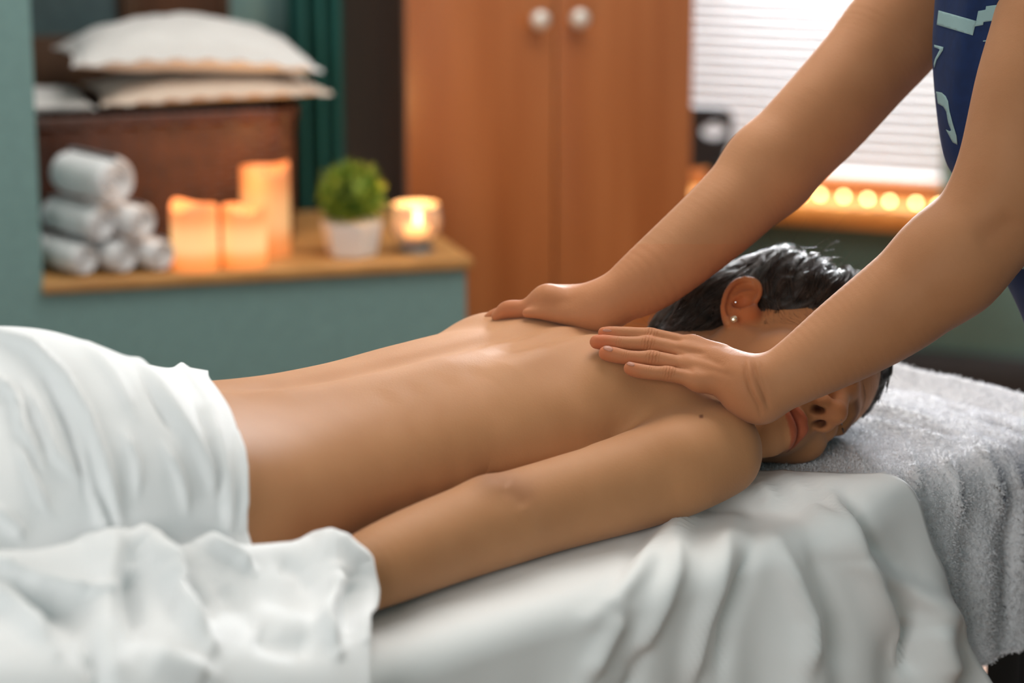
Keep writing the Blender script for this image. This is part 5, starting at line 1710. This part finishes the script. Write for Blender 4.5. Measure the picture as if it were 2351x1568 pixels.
terry = 0.0008 * vnoise(np.stack([St * 420, (Lt + Ht) * 420], -1), 1) + 0.0008 * vnoise(np.stack([St * 800, (Lt + Ht) * 800], -1), 2) + 0.0004 * vnoise(np.stack([St * 140, (Lt + Ht) * 140], -1), 4)
P = P + NRM * (disp + terry)[..., None]
P[..., 2] -= 0.011 * sstep(0.0, -0.05, St - np.interp(Lt, [0.10, 0.15, 0.19, 0.235, LN], [0.46, 0.49, 0.528, 0.572, st_])) * (Ht > -0.03)
towel_folds = [([(1975, 940), (2020, 958), (2080, 975), (2140, 990), (2200, 1004)], -0.007, 9), ([(1990, 930), (2060, 950), (2160, 975)], 0.004, 12), ([(1985, 962), (2070, 990), (2190, 1016)], 0.004, 11),
    ([(2255, 962), (2310, 975), (2370, 1000)], -0.006, 8), ([(2170, 930), (2200, 938), (2230, 945)], -0.004, 7), ([(2230, 985), (2290, 1005), (2351, 1030)], -0.003, 9),
    ([(2240, 1010), (2262, 1060), (2285, 1120), (2290, 1200)], 0.005, 13), ([(2080, 1030), (2100, 1080), (2108, 1150)], 0.004, 12), ([(2160, 1040), (2190, 1100), (2200, 1200)], 0.004, 14),
    ([(1960, 1040), (2000, 1110), (2010, 1170)], 0.003, 10), ([(2300, 1040), (2340, 1120), (2345, 1300)], 0.005, 14), ([(2310, 1200), (2312, 1300), (2312, 1470)], -0.004, 16)]
P, _ = grid_relief(P, towel_folds)
g = np.random.default_rng(31)
# pile loops standing up from the cloth
nu, nv = P.shape[:2]
idx = np.arange(nu * nv).reshape(nu, nv)
tf = np.stack([idx[:-1, :-1], idx[1:, :-1], idx[1:, 1:], idx[:-1, 1:]], -1).reshape(-1, 4)
xq, yq, dq = proj(P.reshape(-1, 3))
inside = np.where((xq > 1650) & (xq < 2500) & (yq > 780) & (yq < 1560))[0]
pk = inside[g.integers(len(inside), size=90000)]
p0 = P.reshape(-1, 3)[pk] + g.normal(size=(len(pk), 3)) * 0.0008
n0 = NRM.reshape(-1, 3)[pk] + g.normal(size=(len(pk), 3)) * 0.55; n0 /= np.linalg.norm(n0, axis=1)[:, None]
sd0 = np.cross(n0, g.normal(size=(len(pk), 3))); sd0 /= np.linalg.norm(sd0, axis=1)[:, None]
ln0 = g.uniform(0.0012, 0.0034, len(pk))[:, None]; w0 = 0.00045
bend = np.cross(sd0, n0) * ln0 * 0.5
tufts = np.stack([p0 - sd0 * w0, p0 + sd0 * w0, p0 + n0 * ln0 * 0.7 + sd0 * w0 + bend * 0.3, p0 + n0 * ln0 + bend - sd0 * w0 * 0.3], 1).reshape(-1, 3)
base_n = nu * nv
TV = np.vstack([P.reshape(-1, 3), tufts]); TF = np.vstack([tf, base_n + np.arange(len(pk) * 4).reshape(-1, 4)])
tw = link_mesh('towel', TV, TF, m_tt)
tag(tw, 'thick white terry towel spread under her head at the head end of the table', 'towel')
# ------------------------------------------------------------------ the client's hair, lashes and ear studs
m_cap, nt, b = new_mat('hair_mass')
col, fac, _ = noise_mix(nt, 60, (0.014, 0.010, 0.008), (0.040, 0.028, 0.022))
nt.links.new(col, b.inputs['Base Color']); inp(b, 'Roughness', 0.58); inp(b, 'Specular IOR Level', 0.35)
m_hair, nt, b = new_mat('dark_brown_hair')
col, fac, _ = noise_mix(nt, 60, (0.022, 0.014, 0.010), (0.085, 0.055, 0.040))
nt.links.new(col, b.inputs['Base Color']); inp(b, 'Roughness', 0.36); inp(b, 'Specular IOR Level', 0.6)
def fcut(u):
    return np.interp(u, [-80, -40, -5, 18, 30, 50, 75, 95, 112, 125], [-52, -44, -30, 4, 26, 48, 68, 80, 92, 110])
HF = Field()
def hcap(P):
    q = (P - HC) @ HM.T / HS
    c = np.array([-6, 54, 0]); r = np.array([100, 101, 82.0])
    k = q - c
    k0 = np.sqrt(((k / r) ** 2).sum(1)); k1 = np.sqrt(((k / r ** 2) ** 2).sum(1))
    d = k0 * (k0 - 1) / np.maximum(k1, 1e-9)
    cut = (q[:, 0] - fcut(q[:, 1])) * 0.8
    # keep clear of the ear
    e = q - np.array([-8, 4, 84]); ear = 30 - np.sqrt((e[:, 0] / 0.95) ** 2 + (e[:, 1] / 1.1) ** 2 + (e[:, 2] / 0.9) ** 2)
    return smax(smax(d, cut, 9.0), ear, 5.0) * HS
HF.add(Func(hcap, HC - 0.16, HC + 0.16), 0)
# nape hair
HF.add(Chain([[*HP(-62, -70, 14), 0.030], [*HP(-70, -30, 30), 0.036], [*HP(-70, 10, 40), 0.040]], 12), 0.02)
# swept-up locks and the twisted knot at the crown
KD = 2.515
def hp(x, y, r, d=KD): return pd_(x, y, r, d)
HF.add(Chain([hp(1585, 742, 24, 2.46), hp(1618, 700, 44, 2.475), hp(1660, 672, 50, 2.49), hp(1715, 662, 52, 2.51)], 20), 0.02)
HF.add(Chain([hp(1700, 668, 58, 2.52), hp(1760, 650, 64, 2.525), hp(1800, 634, 62, 2.53)], 14), 0.015)
HF.add(Chain([hp(1768, 690, 30, 2.455), hp(1778, 650, 42, 2.475), hp(1800, 618, 44, 2.50), hp(1822, 612, 36, 2.53)], 16), 0.008)
HF.add(Chain([hp(1835, 692, 26, 2.45), hp(1842, 660, 36, 2.465), hp(1862, 630, 38, 2.49), hp(1880, 622, 30, 2.52)], 16), 0.006)
HF.add(Chain([hp(1885, 684, 24, 2.45), hp(1905, 662, 36, 2.46), hp(1932, 660, 40, 2.49), hp(1960, 676, 36, 2.52)], 16), 0.008)
def strandy(P):
    q = (P - HC) @ HM.T / HS
    a = np.arctan2(q[:, 2] - 20, -(q[:, 0] + 60)); 
    return 0.0008 * np.sin(a * 60 + 0.06 * q[:, 1]) + 0.0006 * np.sin(a * 131 + 0.03 * q[:, 0])
HF.mod(strandy, HC - 0.2, HC + 0.2)
hpos, hfac = surface_nets(HF, 0.0022, relax=1)
hair = link_mesh('hair', hpos, hfac, m_cap, client)
hair['label'] = 'dark brown hair swept up into a knot'
HBV = bvh_of(hpos, hfac)
hn = vnormals(hpos, hfac)
gh = np.random.default_rng(21)
TGT = [np.array(hp(1815, 628, 1, 2.55)[:3]), np.array(hp(1872, 640, 1, 2.55)[:3])]
hq = (hpos - HC) @ HM.T / HS
vis = np.where((hn @ nrm(CAM - HC) > -0.5))[0]
sx, sy, sd_ = proj(hpos)
V, Fc = [], []
def add_strand(pts, r0, r1):
    n0 = len(V); m = len(pts)
    pts = np.array(pts)
    for i in range(m):
        t = nrm(pts[min(i + 1, m - 1)] - pts[max(0, i - 1)] + 1e-9)
        a = nrm(np.cross(t, [0.3, 0.5, 0.81])); c = np.cross(t, a)
        r = r0 + (r1 - r0) * i / (m - 1)
        for k in range(3):
            an = 2.094 * k; V.append(pts[i] + (a * math.cos(an) + c * math.sin(an)) * r)
    for i in range(m - 1):
        for k in range(3): Fc.append((n0 + 3 * i + k, n0 + 3 * i + (k + 1) % 3, n0 + 3 * i + 3 + (k + 1) % 3, n0 + 3 * i + 3 + k))
front = vis[(hq[vis, 0] > fcut(hq[vis, 1]) - 16)]
def follow(p, tgt, n, step, lift, wob):
    pts = []; ph = gh.uniform(0, 6, 3)
    for i in range(n):
        loc, nn_, _, _ = HBV.find_nearest(Vector(p))
        nn_ = np.array(nn_); q = np.array(loc) + nn_ * (lift + 0.0006 * math.sin(i * 0.5 + ph[0]))
        pts.append(q)
        v = tgt - q
        if np.linalg.norm(v) < 0.018: break
        v = v - nn_ * (v @ nn_); v = nrm(v + 1e-9)
        w_ = np.cross(nn_, v)
        p = q + (v + w_ * wob * math.sin(i * 0.35 + ph[1])) * step
    return pts
for k in range(330):
    idx = front[gh.integers(len(front))] if k < 190 else vis[gh.integers(len(vis))]
    p = hpos[idx]
    tgt = TGT[0] if proj(p[None])[0][0] < 1815 + gh.normal() * 25 else TGT[1]
    gd = follow(p, tgt + gh.normal(size=3) * 0.008, 24, 0.0052, 0.0007, 0.03)
    if len(gd) < 5: continue
    gd = catmull(np.array(gd)[::2], 18)
    t_ = nrm(gd[3] - gd[0]); n_ = nrm(hn[idx]); w_ = nrm(np.cross(t_, n_)); hgt = gh.uniform(0.0, 0.0022)
    for c_ in range(15):
        a_, b_ = gh.normal() * 0.0022, abs(gh.normal()) * 0.0010
        tt_ = np.linspace(0, 1, len(gd))[:, None]
        pts = gd + w_ * a_ * (1 - 0.45 * tt_) + n_ * (b_ + hgt * np.sin(math.pi * tt_)) + t_ * gh.normal() * 0.003
        add_strand(pts, 0.00036 * gh.uniform(0.5, 1.4), 0.00016)
# wisps running down from the hairline over the temple
lowf = front[(sx[front] > 1742) & (sx[front] < 1960)]
for k in range(900):
    idx = lowf[gh.integers(len(lowf))]; p = hpos[idx].copy()
    dirv = nrm(-HM[2] * 1.0 + HM[0] * gh.uniform(0.15, 0.55) + gh.normal(size=3) * 0.05); ln = gh.uniform(0.006, 0.024)
    pts = []
    for t in np.linspace(0, 1, 8):
        q = p + dirv * ln * t
        loc, nn_, _, _ = CB.find_nearest(Vector(q)); q2 = np.array(loc) + np.array(nn_) * (0.0012 * (1 - t) + 0.0003)
        pts.append(q * (1 - sstep(0.0, 0.6, t)) + q2 * sstep(0.0, 0.6, t) if t > 0 else p)
    add_strand(pts, 0.00012, 0.00003)
# fine baby hairs below the hairline and flyaways standing out against the wall
for k in range(330):
    idx = front[gh.integers(len(front))]
    p = hpos[idx]; 
    out = nrm(hn[idx] * 0.5 + nrm(HM[0] * 0.7 - HM[1] * 0.5) + gh.normal(size=3) * 0.4)
    ln = gh.uniform(0.006, 0.020); bend = nrm(-HM[0] * 0.3 + HM[1] + gh.normal(size=3) * 0.5)
    add_strand([p + out * ln * t + bend * ln * 0.5 * t * t for t in np.linspace(0, 1, 6)], 0.00018, 0.00006)
top = np.where((hn[:, 2] > 0.6))[0]
for k in range(260):
    idx = top[gh.integers(len(top))]; p = hpos[idx]
    out = nrm(hn[idx] + gh.normal(size=3) * 0.45); ln = gh.uniform(0.008, 0.034); bend = nrm(gh.normal(size=3) + np.array([0.4, 0, -0.3]))
    add_strand([p + out * ln * t + bend * ln * 0.7 * t * t for t in np.linspace(0, 1, 9)], 0.00017, 0.00006)
# loose hair at the nape
for k in range(120):
    p = U(gh.uniform(1500, 1585), gh.uniform(742, 776), gh.uniform(2.42, 2.47)); q = U(1600 + gh.normal() * 14, 710 + gh.normal() * 16, 2.455)
    sag = np.array([0, 0, -1.0]) * gh.uniform(-0.006, 0.008)
    add_strand([p + (q - p) * t + sag * 4 * t * (1 - t) for t in np.linspace(0, 1, 8)], 0.00008, 0.00016)
st = link_mesh('strands', np.array(V), np.array(Fc), m_hair, hair)
st['kind'] = 'stuff'
# lashes of the visible closed eye
BVB = CB
lp = []
for x, y in ((1931, 964), (1932.5, 974), (1934.5, 984), (1937, 994), (1938, 1003)):
    h_ = hit(x, y)
    if h_: lp.append(h_[0] + h_[1] * 0.0003)
if len(lp) > 2:
    mb = MB(); mb.tube(catmull(lp, 16), [0.0005 + 0.0005 * math.sin(math.pi * i / 15) for i in range(16)], 6)
    o = mb.build('eyelashes', m_hair, client)
# studs
m_gem, nt, b = new_mat('crystal_stud'); inp(b, 'Base Color', (0.85, 0.72, 0.52, 1)); inp(b, 'Metallic', 0.7); inp(b, 'Roughness', 0.18)
m_steel, nt, b = new_mat('steel_stud'); inp(b, 'Base Color', (0.9, 0.9, 0.92, 1)); inp(b, 'Metallic', 1.0); inp(b, 'Roughness', 0.15)
for (x, y, r, m_, nm) in ((1684, 736, 0.0038, m_gem, 'earring'), (1688, 694, 0.0013, m_steel, 'ear_stud')):
    h_ = hit(x, y)
    bm = bmesh.new(); bmesh.ops.create_icosphere(bm, subdivisions=2, radius=r)
    me = bpy.data.meshes.new(nm)
    for v in bm.verts:
        p = h_[0] + h_[1] * r * 0.5; v.co = Vector(p) + v.co
    bm.to_mesh(me); bm.free()
    o = link_me(nm, me, m_, client, smooth=False)
    o['label'] = 'sparkling round stud in the ear lobe' if nm == 'earring' else 'tiny silver stud inside the ear'
